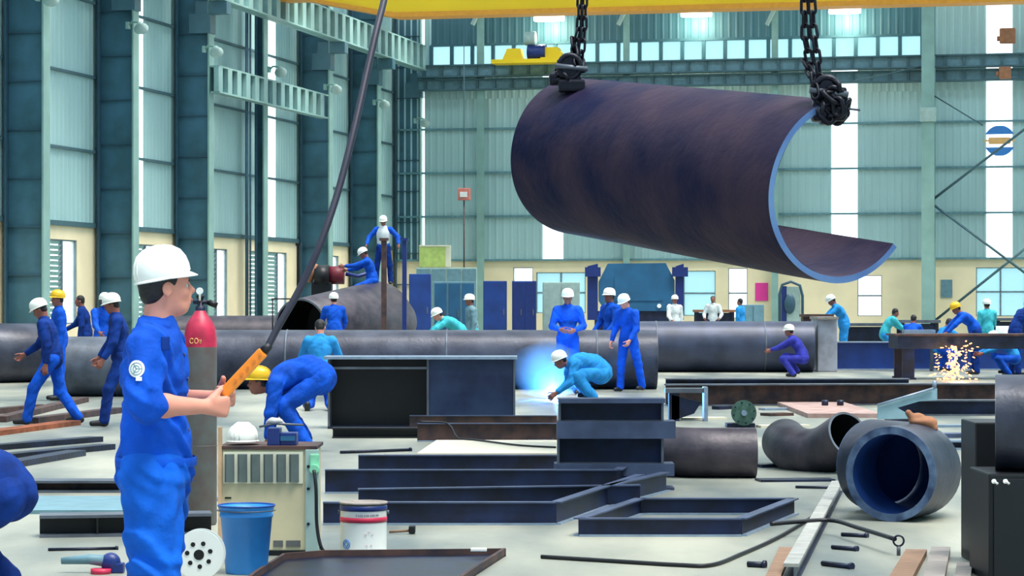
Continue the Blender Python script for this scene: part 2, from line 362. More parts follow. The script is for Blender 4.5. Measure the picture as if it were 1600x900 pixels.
def person(label, loc, yaw, h=1.72, lean=0, lean2=None, armR=(0, 8, 10, 0), armL=(0, 8, 10, 0), legR=(0, 4, 0), legL=(0, 4, 0),
           head=(0, 0), hat='hatw', shirt='blue', pants=None, sleeve=1.0, vox=.012, skin='skin', group=None, curl=(35, 35), zoff=0, wr=.004,
           palmR=None, palmL=None, hairlen=0, detail=False, cat='person', armfix=None, name='person', hatscale=(1, 1, 1), headfwd=0.0, legw=1.0, wide=1.0):
    k = h / 1.72; shirt_m = M[shirt]; pants_m = M[pants or shirt]; skin_m = M[skin]
    pel = Vector((0, 0, 0)); lean2 = lean if lean2 is None else lean2
    def td(a): return Vector((math.sin(math.radians(a)), 0, math.cos(math.radians(a))))
    t1 = td(lean * .6); t2 = td(lean2)
    waist = pel + t1 * .15 * k; chest = waist + td((lean + lean2) / 2) * .2 * k; neck = chest + t2 * .17 * k
    sh = {s: chest + t2 * .115 * k + Vector((0, s * .18 * k, 0)) for s in (-1, 1)}
    hp = math.radians(head[0] + lean2 * .35 if head[0] is not None else 0); hy = math.radians(head[1])
    hf = Vector((math.cos(hy) * math.cos(hp), math.sin(hy) * math.cos(hp), -math.sin(hp)))
    hu0 = Vector((math.sin(hp) * math.cos(hy), math.sin(hp) * math.sin(hy), math.cos(hp))); HR = rotm(hf, hu0)
    hc = neck + (t2 * .5 + Vector((0, 0, .5)) if lean2 < 60 else t2 * .75 + hu0 * .25).normalized() * .1 * k + HR @ Vector((.02, 0, .055)) * k + Vector((headfwd, 0, 0))
    arms = {}; legs = {}
    for s, A in ((-1, armR), (1, armL)):
        el = sh[s] + dirv(A[0], A[1], s) * .285 * k; wr_ = el + dirv(A[2], -A[3], s) * .25 * k; arms[s] = (el, wr_)
        if armfix and s in armfix: arms[s] = tuple(Vector(p) for p in armfix[s])
    for s, A in ((-1, legR), (1, legL)):
        hj = pel + Vector((0, s * .09 * k, -.02 * k)); kn = hj + dirv(A[0], A[1], s) * .43 * k; an = kn + dirv(A[2], A[1] * .3, s) * .41 * k
        legs[s] = (hj, kn, an)
    z0 = min([min(legs[s][2].z - .085 * k, legs[s][1].z - .075 * k) for s in (-1, 1)] + [pel.z - .15 * k])
    up = Vector((0, 0, -z0 + 0)) ; sh = {s: v + up for s, v in sh.items()}
    if not armfix: arms = {s: (a + up, b + up) for s, (a, b) in arms.items()}
    legs = {s: tuple(v + up for v in t) for s, t in legs.items()}; pel, waist, chest, neck, hc = [v + up for v in (pel, waist, chest, neck, hc)]
    root = thing(name, label, cat, Vector(loc) + Vector((0, 0, zoff)), math.radians(yaw), group)
    RT = rotm(Vector((t2.z, 0, -t2.x)), t2)
    # body: one continuous skin
    HS = .92
    def E(c, r, R=HR, kk=.015): return ('e', c, [x * k * HS for x in r], [list(x) for x in R], kk * k)
    def Hd(x, y, z): return hc + HR @ Vector((x, y, z)) * k * HS
    pr = [E(Hd(-.006, 0, .035), (.091, .077, .088)), E(Hd(.012, 0, -.03), (.077, .062, .085), kk=.03), E(Hd(.052, 0, -.085), (.034, .038, .028), kk=.03),
          E(Hd(.077, 0, .022), (.02, .052, .014), kk=.02), E(Hd(.078, 0, -.045), (.022, .028, .03), kk=.02),
          ('c', Hd(.086, 0, .012), Hd(.107, 0, -.022), .009 * k, .013 * k, .012 * k), E(Hd(.062, .035, -.022), (.022, .022, .025), kk=.02), E(Hd(.062, -.035, -.022), (.022, .022, .025), kk=.02),
          ('c', Hd(.089, -.018, -.053), Hd(.089, .018, -.053), .0075 * k, .0075 * k, .006 * k), ('c', Hd(.086, -.014, -.066), Hd(.086, .014, -.066), .008 * k, .008 * k, .006 * k)]
    for s in (-1, 1):
        pr += [E(Hd(-.008, s * .079, -.008), (.02, .009, .031), kk=.006), ('-e', Hd(.089, s * .031, .001), [.014 * k, .017 * k, .009 * k], [list(x) for x in HR], .008 * k)]
    if detail:
        for s in (-1, 1): pr += [('-e', Hd(-.006, s * .089, -.003), [.009 * k, .006 * k, .014 * k], [list(x) for x in HR], .004 * k)]
    pr += [('c', neck - t2 * .03 * k, hc + HR @ Vector((-.025, 0, -.05)) * k, .058 * k, .052 * k, .02 * k),
           ('e', chest, [.095 * k, .14 * k, .16 * k], [list(x) for x in RT], .03 * k), ('c', waist, pel, .1 * k, .11 * k, .05 * k)]
    for s in (-1, 1):
        el, wr_ = arms[s]; hj, kn, an = legs[s]; d = (wr_ - el).normalized()
        pr += [('c', sh[s], el, .046 * k, .038 * k, .02 * k), ('c', el, el + d * .09 * k, .041 * k, .041 * k, .02 * k), ('c', el + d * .09 * k, wr_, .041 * k, .027 * k, .02 * k),
               ('c', hj, kn, .07 * k, .05 * k, .03 * k), ('c', kn, an, .048 * k, .034 * k, .02 * k)]
        pm = (palmR if s < 0 else palmL) or Vector((0, -s * 1.0, -.2)) 
        pr += hand_prims(wr_ + d * .01 * k, d, pm, k * 1.02, curl[0 if s < 0 else 1], side=-s)
    body = sdf_mesh('body', pr, vox, skin_m, root)
    # clothing
    W2 = wide
    cp = [('e', chest + t2 * .0 * k, [.125 * k * W2, .178 * k, .2 * k], [list(x) for x in RT], .03 * k), ('c', waist, pel + Vector((0, 0, -.0)), .128 * k * W2, .145 * k * W2, .06 * k),
          ('c', neck - t2 * .05 * k, neck + t2 * .015 * k, .085 * k, .07 * k, .02 * k), ('c', sh[-1] + Vector((0, .03, 0)), sh[1] - Vector((0, .03, 0)), .075 * k, .075 * k, .05 * k)]
    cp += [('e', (waist + pel) / 2, [.125 * k * W2, .165 * k, .15 * k], None, .05 * k)]
    for s in (-1, 1):
        el, wr_ = arms[s]; cp += [('c', sh[s], el, .074 * k, .06 * k, .03 * k)]
        if sleeve > .5: cp += [('c', el, el + (wr_ - el) * .85 * sleeve, .058 * k, .043 * k, .02 * k)]
        else: cp += [('c', el - (el - sh[s]) * .1, el + (wr_ - el) * sleeve, .064 * k, .058 * k, .02 * k)]
    sdf_mesh('jacket', cp, vox, shirt_m, root, wr * k)
    tp = [('e', pel + Vector((0, 0, .02)), [.135 * k, .172 * k, .13 * k], None, .04 * k)]
    for s in (-1, 1):
        hj, kn, an = legs[s]; tp += [('c', hj, kn, .098 * k * legw, .074 * k * legw, .04 * k), ('c', kn, an, .074 * k * legw, .066 * k * legw, .03 * k)]
    sdf_mesh('trousers', tp, vox, pants_m, root, wr * k)
    for s in (-1, 1):
        hj, kn, an = legs[s]; sh_d = (an - kn).normalized(); flat = Vector((1, 0, 0)) if sh_d.z < -.35 else Vector((.3, 0, -1)).normalized()
        zz = an + sh_d * .03 * k
        sdf_mesh('boot', [('c', an + sh_d * -.02 * k, zz, .048 * k, .046 * k, .01), ('c', zz - flat * .02 * k, zz + flat * .15 * k - Vector((0, 0, .008)), .044 * k, .036 * k, .02)], max(vox, .008), M['boot'], root)
    hr = [('e', Hd(-.014, 0, .038), [.087 * k, .078 * k, .086 * k], [list(x) for x in HR], .01), ('e', Hd(-.052, 0, -.02), [.046 * k, .062 * k, .046 * k], [list(x) for x in HR], .02),
          ('-e', Hd(.09, 0, -.03), [.075 * k, .09 * k, .105 * k], [list(x) for x in HR], .01)]
    for s in (-1, 1): hr.append(('-e', Hd(.0, s * .085, -.015), [.026 * k, .02 * k, .036 * k], [list(x) for x in HR], .006))
    sdf_mesh('hair', hr, max(vox * .8, .004), M['hair'], root)
    if hat:
        me = hat_mesh(M[hat]); o = bpy.data.objects.new('hard_hat', me); COL.objects.link(o); o.parent = root
        o.matrix_basis = Matrix.Translation(Hd(-.004, 0, .052)) @ HR.to_4x4() @ Matrix.Rotation(math.radians(-6 if not detail else -5), 4, 'Y') @ Matrix.Diagonal((*[k * q_ for q_ in hatscale], 1))
    if detail or vox < .0095:
        b = MB()
        for s in (-1, 1):
            b.ell(Hd(.0775, s * .031, .0), (.0105 * k,) * 3, n=12)
            b.ell(Hd(.083, s * .0315, .0), (.0066 * k,) * 3, n=10, mi=1)
        b.build('eyes', [M['eye'], M['iris']], root, world=False)
        b = MB()
        for s in (-1, 1): b.tube([Hd(.094, s * .016, .017), Hd(.093, s * .03, .021), Hd(.080, s * .047, .018)], [.0045 * k, .005 * k, .003 * k], 6)
        b.build('eyebrows', M['hair'], root, world=False)
        b = MB(); b.tube([Hd(.094, -.021, -.060), Hd(.1015, 0, -.0595), Hd(.094, .021, -.060)], [.004 * k, .0065 * k, .004 * k], 8); b.build('lips', M['lip'], root, world=False)
    # collar
    b = MB(); ca = [math.radians(a) for a in range(-150, 151, 15)]; R_ = rotm(Vector((t2.z, 0, -t2.x)), t2); vs_ = []; fs = []
    for a in ca:
        for (r, z) in ((.074, -.005), (.066, .038), (.072, .04), (.088, .0)):
            vs_.append(neck + R_ @ Vector((math.cos(a) * r, math.sin(a) * r, z)) * k)
    for i in range(len(ca) - 1):
        for q in range(4): fs.append((i * 4 + q, i * 4 + (q + 1) % 4, (i + 1) * 4 + (q + 1) % 4, (i + 1) * 4 + q))
    b.add(vs_, fs, True); b.build('collar', shirt_m, root, world=False)
    root['_'] = 0; del root['_']
    return root, dict(arms=arms, sh=sh, pel=pel, neck=neck, hc=hc, HR=HR, k=k, waist=waist, chest=chest, legs=legs)
# ---------------------------------------------------------------- the setting
def struct(o, label=None, cat=None): return tag(o, label, cat, kind='structure')
b = MB(); b.bx(-40, 60, 4, 150, -.3, 0); fl = b.build('floor', M['concrete']); struct(fl, 'pale concrete workshop floor', 'floor')

def ribs(mb, a0, a1, z0, z1, axis, off=0, pitch=.3, amp=.018, th=.02):      # trapezoid cladding; axis 'y' left wall, 'x' back wall
    n = max(1, round((a1 - a0) / pitch)); p = (a1 - a0) / n; prof = []
    for i in range(n):
        for f_, o_ in ((0, 0), (.55, 0), (.68, 1), (.87, 1)): prof.append((a0 + (i + f_) * p, o_ * amp))
    prof.append((a1, 0)); m = len(prof); V_ = []
    for zz in (z0, z1):
        for dd in (0, -th):
            for a, o_ in prof: V_.append((off + o_ + dd, a, zz) if axis == 'y' else (a, off - o_ - dd, zz))
    Fs = []
    for i in range(m - 1):
        Fs += [(i, i + 1, 2 * m + i + 1, 2 * m + i), (m + i + 1, m + i, 3 * m + i, 3 * m + i + 1), (i, m + i, m + i + 1, i + 1), (2 * m + i, 2 * m + i + 1, 3 * m + i + 1, 3 * m + i)]
    Fs += [(0, 2 * m, 3 * m, m), (m - 1, 2 * m - 1, 4 * m - 1, 3 * m - 1)]
    mb.add([Vector(v) for v in V_], Fs)

SOLID, GAP = 3.9, 2.55; BAY = 6.45; NK = 9; TOP = 13.6; CZL = 3.72; CZB = 3.25
stripsL = [(sL(200), sL(224)), (sL(404), sL(431))]
def segs(lo, hi, cuts):
    cuts = sorted((max(lo, a), min(hi, b_)) for a, b_ in cuts if b_ > lo and a < hi); out = []; c = lo
    for a, b_ in cuts:
        if a > c: out.append((c, a))
        c = max(c, b_)
    if c < hi: out.append((c, hi))
    return out
lo = -BAY * NK
b = MB()
for a0, a1 in segs(lo, 0, stripsL): ribs(b, a0, a1, CZL, TOP, 'y')
wl = b.build('wall_left', M['clad'], T=HM, recenter=False); struct(wl, 'teal ribbed cladding wall on the left above the cream base', 'wall')
# cream base with window openings
WZ0, WZ1 = .95, 3.3
wins = []
for k in range(NK):
    s0 = -BAY * (k + 1); wins.append((s0 + .75, s0 + 3.95, s0 + 4.95))
b = MB()
for a0, a1 in segs(lo, 0, [(w0, w2) for w0, w1, w2 in wins]): b.bx(-.2, .02, a0, a1, 0, CZL)
for w0, w1, w2 in wins: b.bx(-.2, .02, w0, w2, 0, WZ0); b.bx(-.2, .02, w0, w2, WZ1, CZL)
struct(b.build('wall_left_base', M['cream'], T=HM, recenter=False), 'cream plastered lower wall on the left with louvred windows', 'wall')
b = MB(); b.bx(-.02, .1, lo, 0, CZL - .04, CZL + .1); struct(b.build('trim_1', M['girt'], T=HM, recenter=False))
wn = 1
for k, (w0, w1, w2) in enumerate(wins):
    fr = MB()
    for y in (w0, w0 + (w1 - w0) / 2, w1, w2): fr.bx(-.12, .0, y - .04, y + .04, WZ0, WZ1)
    for z in (WZ0, WZ1): fr.bx(-.12, .0, w0, w2, z - .04, z + .04)
    f = fr.build('window_%d' % wn, M['frame'], T=HM, recenter=False); struct(f); wn += 1
    lv = MB(); z = WZ0 + .1
    while z < WZ1 - .05:
        for ya, yb in ((w0 + .05, w0 + (w1 - w0) / 2 - .05), (w0 + (w1 - w0) / 2 + .05, w1 - .05)):
            lv.box((-.06, (ya + yb) / 2, z), (.012, yb - ya, .12), Matrix.Rotation(math.radians(28), 3, 'Y'))
        z += .145
    lo_ = lv.build('louvre_blades', M['louv'], f, T=HM)
    pn = MB(); pn.bx(-.07, -.06, w1 + .04, w2 - .04, WZ0 + .04, WZ1 - .04); pn.build('pane', M['glass'], f, T=HM)
for a0, a1 in stripsL:
    p = MB(); p.bx(-.03, -.01, a0, a1, CZL, TOP); f = p.build('window_%d' % wn, M['glass'], T=HM, recenter=False); struct(f, 'tall translucent strip in the left cladding wall', 'window'); wn += 1
b = MB(); z = CZL + 2.13
while z < TOP:
    b.bx(.03, .1, lo, 0, z - .04, z + .04); z += 2.13
struct(b.build('trim_2', M['girt'], T=HM, recenter=False), 'horizontal steel girts along the left wall', 'girt')

# back wall
tmax = tB(1720)
cutsB = [(tB(655), tB(663.5)), (tB(848), tB(880)), (tB(1299), tB(1340)), (tB(1541), tB(1582))]
HW0, HW1 = zB(1000, 98), zB(1000, 64); hwt = (tB(674), tB(1441))
b = MB()
for a0, a1 in segs(0, tmax, cutsB): ribs(b, a0, a1, CZB, zB(1000, 150) if a0 < hwt[1] - 1 else TOP, 'x')
for a0, a1 in segs(0, tmax, cutsB[:2] + cutsB[2:]):
    z0_ = zB(1000, 150)
    for p0, p1 in segs(a0, a1, [hwt]): ribs(b, p0, p1, z0_ if a0 < hwt[1] - 1 else TOP - .1, TOP, 'x')
    for p0, p1 in segs(a0, a1, [(0, hwt[0]), (hwt[1], tmax)]): ribs(b, p0, p1, z0_, HW0, 'x')
for p0, p1 in segs(hwt[0], hwt[1], []): pass
struct(b.build('wall_back', M['clad2'], T=HM, recenter=False), 'pale teal ribbed cladding wall at the far end of the hall', 'wall')
b = MB(); ribs(b, hwt[0], hwt[1], HW1, TOP + 1.5, 'x'); struct(b.build('wall_back_top', M['claddark'], T=HM, recenter=False), 'teal cladding, coloured as shaded, above the high window band', 'wall')
b = MB()
dcuts = [(tB(812), tB(833), 0, 0), (tB(1128), tB(1180), 0, 0)]
openB = [(tB(802), tB(833), 1.1, 2.95), (tB(838), tB(915), 1.1, 2.75), (tB(1068), tB(1118), 1.0, 2.8), (tB(1138), tB(1168), .9, 2.9), (tB(1340), tB(1378), 1.0, 2.6), (tB(1525), tB(1640), 1.0, 2.9)]
for a0, a1 in segs(0, tmax, [(o[0], o[1]) for o in openB]): b.bx(a0, a1, -.02, .2, 0, CZB)
for o in openB: b.bx(o[0], o[1], -.02, .2, 0, o[2]); b.bx(o[0], o[1], -.02, .2, o[3], CZB)
struct(b.build('wall_back_base', M['cream'], T=HM, recenter=False), 'cream plastered lower wall at the far end', 'wall')
for i, o in enumerate(openB):
    fr = MB()
    n = max(1, round((o[1] - o[0]) / 1.0))
    for j in range(n + 1): x = o[0] + (o[1] - o[0]) * j / n; fr.bx(x - .03, x + .03, .0, .1, o[2], o[3])
    for z in (o[2], (o[2] + o[3]) / 2, o[3]): fr.bx(o[0], o[1], .0, .1, z - .03, z + .03)
    f = fr.build('window_%d' % wn, M['frame'], T=HM, recenter=False); struct(f); wn += 1
    p = MB(); p.bx(o[0], o[1], .045, .055, o[2], o[3]); p.build('pane', M['glassblue'] if i in (1, 2, 5) else M['glass'], f, T=HM)
for i, (a0, a1) in enumerate(cutsB):
    p = MB(); p.bx(a0, a1, .01, .03, CZB, TOP); f = p.build('window_%d' % wn, M['glass'], T=HM, recenter=False)
    struct(f, ['narrow translucent strip in the far left corner', 'translucent strip behind the hanging shell', 'wide white translucent strip seen through the open pipe shell', 'white translucent strip with a round emblem'][i], 'window'); wn += 1
fr = MB(); pn = MB(); npn = 23
for j in range(npn + 1): x = hwt[0] + (hwt[1] - hwt[0]) * j / npn; fr.bx(x - .07, x + .07, -.06, .08, HW0, HW1)
for z in (HW0, HW1): fr.bx(hwt[0], hwt[1], -.08, .08, z - .05, z + .05)
f = fr.build('window_%d' % wn, M['claddark'], T=HM, recenter=False); struct(f, 'long band of high windows under the roof of the far wall', 'window'); wn += 1
pn.bx(hwt[0], hwt[1], .03, .04, HW0, HW1); pn.build('pane', M['glassblue'], f, T=HM)
b = MB(); z = CZB
while z < HW0 - 1:
    b.bx(0, tmax, -.12, -.04, z - .03, z + .03); b.bx(0, tmax, -.14, -.12, z - .04, z + .04); z += 1.78
struct(b.build('trim_3', mat('pale girt', s2l(104, 150, 160), .6), T=HM, recenter=False), 'horizontal steel girts along the far wall', 'girt')

# the parts of the hall outside the frame that shade it: roof with open skylight bays, right wall and the wall behind the viewer
TR = 40.0; b = MB(); z = 14.8; y = -114.0
while y < 1:
    b.bx(-.3, TR, y, y + SOLID, z, z + .25); y += SOLID + GAP
struct(b.build('ceiling', M['claddark'], T=HM, recenter=False), 'roof panels with open skylight bays between them', 'ceiling')
b = MB(); b.bx(TR, TR + .3, -114, 1, 0, z); struct(b.build('wall_right', M['clad2'], T=HM, recenter=False), 'cladding wall on the right beyond the frame', 'wall')
b = MB(); b.bx(-.3, TR, -114.3, -114, 0, z); b.bx(-.3, 0, -114, -BAY * NK, 0, z); struct(b.build('wall_front', M['claddark'], T=HM, recenter=False), 'dark cladding wall behind the viewer', 'wall')
# columns of the left wall
def column_parts(root, t0, t1, s, bracket=True):
    w_ = MB(); w_.bx(t0, t1, s - .012, s + .012, 0, TOP); w_.build('web', M['web'], root, T=HM)
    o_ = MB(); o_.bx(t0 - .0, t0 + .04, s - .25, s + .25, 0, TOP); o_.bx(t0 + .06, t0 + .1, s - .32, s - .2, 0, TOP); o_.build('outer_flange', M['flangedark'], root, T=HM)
    i_ = MB(); i_.bx(t1, t1 + .05, s - .22, s + .22, 0, TOP); i_.build('inner_flange', M['flange'], root, T=HM)
    z = 1.0
    while z < TOP:
        st = MB(); st.bx(t0 + .05, t1, s - .09, s - .012, z - .015, z + .015); st.bx(t0 + .05, t1, s + .012, s + .18, z - .015, z + .015)
        st.build('stiffener', M['flangedark'], root, T=HM); z += 1.27
    if bracket:
        c = MB(); c.bx(t1 - .4, t1 + .62, s - .22, s + .22, 10.5, 10.89); c.prism([(t1 - .4, 9.9), (t1 + .05, 9.9), (t1 + .5, 10.5), (t1 - .4, 10.5)], -s - .15, -s + .15, HM @ Matrix.Rotation(math.radians(90), 4, 'X')) if False else None
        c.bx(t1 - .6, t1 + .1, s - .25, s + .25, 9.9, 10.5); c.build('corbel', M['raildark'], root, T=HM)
names = ['in the far left corner of the hall', 'second from the far corner', 'third from the far corner, behind the top of the pendant cable', 'slim one between the conduit and the bright strip', 'behind the gas cylinder', 'behind the white helmet of the man in front', 'cut by the left edge of the photo', '', '']
for k in range(7):
    s = -BAY * k; p = HM @ Vector((.5, s, 0))
    r = thing('steel_column', 'blue grey steel wall column, ' + names[k], 'column', p, -ANG)
    if k == 3: column_parts(r, .55, .82, s, False)
    else: column_parts(r, .1, 1.16, s, True)
# floodlights on the columns
def floodlight(s, t, z, lab):
    p = HM @ Vector((t, s, z)); t += .12; r = thing('floodlight', lab, 'floodlight', p, -ANG, 'floodlights on the wall columns')
    a = MB(); a.tube([(0, 0, 0), (.15, -.05, .1), (.35, -.1, .08), (.42, -.12, -.05)], .035, 8); a.box((0, 0, 0), (.08, .2, .2)); a.build('bracket', M['flange'], r, world=False)
    Rm = Matrix.Rotation(math.radians(55), 3, 'X') @ Matrix.Rotation(math.radians(10), 3, 'Y')
    h_ = MB(); h_.lathe([(.001, .22), (.08, .2), (.11, .1), (.2, 0), (.21, -.03)], (.45, -.15, -.1), 20, Rm); h_.build('reflector', M['greybox'], r, world=False)
    g = MB(); g.lathe([(.2, -.02), (.12, -.05), (.001, -.06)], (.45, -.15, -.1), 20, Rm); g.build('lens', M['lamp'], r, world=False)
floodlight(-BAY * 0 - .9, 1.15, 8.9, 'white floodlight at the far corner column, furthest of the row')
for k, l in ((1, 'white floodlight second from the far corner'), (2, 'white floodlight left of the pendant cable'), (3, 'white floodlight just right of the bright wall strip'), (4, 'white floodlight near the wall conduit'), (5, 'white floodlight on the column above the man in front'), (6, 'white floodlight cut by the top edge of the photo')):
    floodlight(-BAY * k - .3, 1.08, 9.15 + .06 * k, l)
# runway girders on the left
def girder(name, lab, t, s0, s1, z0, z1, stiff, wdt=.3):
    r = thing(name, lab, 'crane girder', HM @ Vector((t, (s0 + s1) / 2, z0)), -ANG)
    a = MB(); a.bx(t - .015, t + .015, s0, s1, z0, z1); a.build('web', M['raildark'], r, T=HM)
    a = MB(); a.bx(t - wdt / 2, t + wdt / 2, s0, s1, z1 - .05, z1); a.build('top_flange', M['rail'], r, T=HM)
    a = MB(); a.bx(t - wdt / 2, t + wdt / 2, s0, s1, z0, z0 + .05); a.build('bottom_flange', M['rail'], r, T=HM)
    s = s0 + .1
    while s < s1:
        a = MB(); a.bx(t, t + wdt / 2, s - .2, s + .2, z0 + .05, z1 - .05); a.build('stiffener', M['rail'], r, T=HM); s += stiff
girder('crane_runway_girder', 'long ribbed crane runway girder high on the left wall columns', 1.5, -BAY * 6.6, -1.2, 10.9, 11.9, .95, .45)
girder('crane_runway_girder', 'short ribbed girder lower on the left wall behind the conduit', 1.38, sL(336, 1.38), sL(507, 1.38), 8.05, 8.9, .9, .3)
b = MB(); s = sL(388, 1.15)
for ds in (0, .35): b.tube([HM @ Vector((1.1, s + ds, 0)), HM @ Vector((1.1, s + ds, 12.5))], .035 if ds else .06, 8)
tag(b.build('conduit_pipe', M['flangedark']), 'pair of thin vertical pipes running up in front of the left wall', 'pipe')

# back wall runway beams, posts and bracing
def bbeam(lab, z0, z1, s, t0, t1, stiff):
    r = thing('crane_runway_beam', lab, 'crane girder', HM @ Vector(((t0 + t1) / 2, s, z0)), -ANG)
    a = MB(); a.bx(t0, t1, s - .015, s + .015, z0, z1); a.build('web', M['tealgrey'], r, T=HM)
    a = MB(); a.bx(t0, t1, s - .2, s + .2, z1 - .06, z1); a.bx(t0, t1, s - .2, s + .2, z0, z0 + .06); a.build('flanges', M['girt'], r, T=HM)
    x = t0 + .3; n = 0
    while x < t1 and n < 90: a = MB(); a.bx(x - .05, x + .05, s - .12, s - .015, z0 + .06, z1 - .06); a.build('stiffener', M['girt'], r, T=HM); x += stiff; n += 1
bbeam('upper steel runway beam across the far wall below the high windows', zB(1000, 118), zB(1000, 98), -.7, 1.2, tmax, .72)
bbeam('lower steel runway beam across the far wall', zB(1000, 138), zB(1000, 120), -.5, 1.2, tmax, .72)
for px, w_, lab in ((755, .3, 'slim teal post on the far wall left of the hanging shell'), (982, .26, 'slim teal post on the far wall above the hanging shell'), (1213, .26, 'slim teal post on the far wall left of the right hand chain')):
    t = tB(px); s = -.45; r = thing('wall_post', lab, 'post', HM @ Vector((t, s, 0)), -ANG)
    a = MB(); a.bx(t - w_ / 2, t + w_ / 2, s - .03, s, 0, TOP); a.bx(t - .02, t + .02, s, s + .3, 0, TOP); a.build('shaft', M['flange'], r, T=HM)
    a = MB(); a.box((t - .15, s - .1, zB(px, 28)), (.14, .25, .75), Matrix.Rotation(.45, 3, 'Y')); a.build('knee_brace', M['greybox'], r, T=HM)
t = tB(1450, -1.5); r = thing('steel_column', 'large teal steel column standing at the far right', 'column', HM @ Vector((t, -1.5, 0)), -ANG)
a = MB(); a.bx(t - .25, t + .25, -1.52, -1.48, 0, TOP); a.build('front_flange', M['flange'], r, T=HM)
a = MB(); a.bx(t - .02, t + .02, -1.48, -.9, 0, TOP); a.build('web', M['web'], r, T=HM)
a = MB(); a.bx(t - .25, t + .25, -.9, -.86, 0, TOP); a.build('rear_flange', M['flange'], r, T=HM)
a = MB(); a.bx(t - .3, t + .3, -1.6, -1.3, zB(1450, 190, -1.5), zB(1450, 168, -1.5)); a.build('bracket', M['greybox'], r, T=HM)
def rod(lab, pa, pb, s=-1.2, r_=.05):
    A = HM @ Vector((tB(pa[0], s), s, zB(pa[0], pa[1], s))); B = HM @ Vector((tB(pb[0], s), s, zB(pb[0], pb[1], s)))
    m_ = MB(); m_.tube([A, B], r_, 8); tag(m_.build('bracing_rod', M['girt']), lab, 'bracing', 'bracing at the far right')
rod('diagonal brace falling right from the far right column', (1456, 318), (1640, 455)); rod('diagonal brace rising right from the far right column', (1456, 313), (1640, 172))
rod('diagonal brace rising from the floor to the right edge', (1462, 500), (1640, 358), -1.0); rod('thin brace high beside the right chain', (1330, 128), (1440, 104), -1.0, .03)
rod('faint brace below the high beam at the far right', (1460, 150), (1536, 196), -.9, .025)
# round emblem on the strip
t = tB(1562); z = zB(1562, 220); d = depth(t, 0) / F
def disc_sector(mb, r_, z0_, z1_, mi, y=-.06):
    pts = []
    N_ = 24
    for i in range(N_ + 1): zz = z0_ + (z1_ - z0_) * i / N_; pts.append((math.sqrt(max(0, r_ * r_ - zz * zz)), zz))
    poly = pts + [(-x, zz) for x, zz in pts[::-1]]
    mb.add([(t + x, y, z + zz) for x, zz in poly] + [(t + x, y + .03, z + zz) for x, zz in poly], [tuple(range(len(poly))), tuple(range(len(poly), 2 * len(poly)))[::-1]] + [(i, (i + 1) % len(poly), len(poly) + (i + 1) % len(poly), len(poly) + i) for i in range(len(poly))], False, mi)
b = MB(); R_ = 24 * d; disc_sector(b, R_ * 1.0, R_ * .42, R_ * .98, 0); disc_sector(b, R_ * 1.0, -R_ * .98, -R_ * .42, 0); disc_sector(b, R_ * .72, -R_ * .22, R_ * .22, 1)
disc_sector(b, R_ * .98, -R_ * .05, R_ * .08, 1, -.07); tag(b.build('round_emblem', [M['signblue'], M['signor']], T=HM), 'round blue and orange emblem on the bright strip at the far right', 'emblem')
for (x0, y0, x1, y1, nm) in ((1562, 45, 1587, 69, 'upper orange brown box by the bright strip, far right'), (1561, 105, 1580, 124, 'small orange box between the runway beams, far right')):
    s = -.35 if y0 < 60 else -1.0; b = MB(); b.bx(tB(x0, s), tB(x1, s), s - .3, s, zB(x0, y1, s), zB(x0, y0, s), bev=.05); b.bx(tB(x0 + 8, s), tB(x0 + 12, s), s, -.02 if y0 < 60 else -.9, zB(x0, y1, s) + .1, zB(x0, y1, s) + .2); b.cyl(Vector((tB(x0, s) - .1, s - .15, zB(x0, y1, s) + .2)), Vector((tB(x0, s), s - .15, zB(x0, y1, s) + .2)), .1)
    tag(b.build('hoist_motor', M['leather'], T=HM), nm, 'motor')

# overhead crane girder (yellow)
s = -20; tA, tBb = tB(478, s), tB(622, s); zb = zB(1000, 19.5, s); 
r = thing('overhead_crane', 'yellow overhead crane girder across the top of the hall', 'crane', HM @ Vector((12, s, zb)), -ANG)
XZ = HM @ Matrix.Translation((0, s, 0)) @ Matrix.Rotation(math.radians(90), 4, 'X')
b = MB(); b.prism([(tA - 1, zB(478, -3, s)), (tA, zB(478, -3, s)), (tBb, zb + .16), (tmax, zb + .16), (tmax, zb + 1.9), (tA - 1, zb + 1.9)], -.35, .35, XZ); b.build('girder_box', M['yellow'], r)
b = MB(); b.prism([(tA - 1, zB(478, -3, s) - .1), (tA, zB(478, -3, s) - .1), (tBb, zb), (tmax, zb), (tmax, zb + .159), (tBb, zb + .159), (tA, zB(478, -3, s)), (tA - 1, zB(478, -3, s))], -.45, .45, XZ)
b.build('bottom_flange', mat('crane underside shading', s2l(236, 158, 40), .5, var=.06), r)  # orange shading of the girder underside is painted into the flange
sl = -.9
for px, py, lab in ((858, 29, 'bright lamp on the far wall above the left chain'), (1088, 22, 'bright lamp on the far wall under the middle of the crane girder'), (1320, 17, 'bright lamp on the far wall right of the right hand chain')):
    t = tB(px, sl); z = zB(px, py, sl); l = thing('hall_lamp', lab, 'lamp', HM @ Vector((t, sl, z)), -ANG, 'lamps high on the far wall')
    b = MB(); b.bx(t - .6, t + .6, sl + .08, sl + .2, z - .1, z + .12); b.bx(t - .05, t + .05, sl + .2, -.04, z - .05, z + .05); b.build('housing', M['white'], l, T=HM)
    b = MB(); b.tube([(t - .62, sl, z), (t + .62, sl, z)], .09, 10); b.build('tube', M['tube'], l, T=HM)
    ld = bpy.data.lights.new('lamp_light', 'POINT'); ld.energy = 170; ld.color = (1, .93, .7); ld.shadow_soft_size = .2
    lo2 = bpy.data.objects.new('lamp_light', ld); COL.objects.link(lo2); lo2.parent = l; lo2.location = (0, .15, -.25)
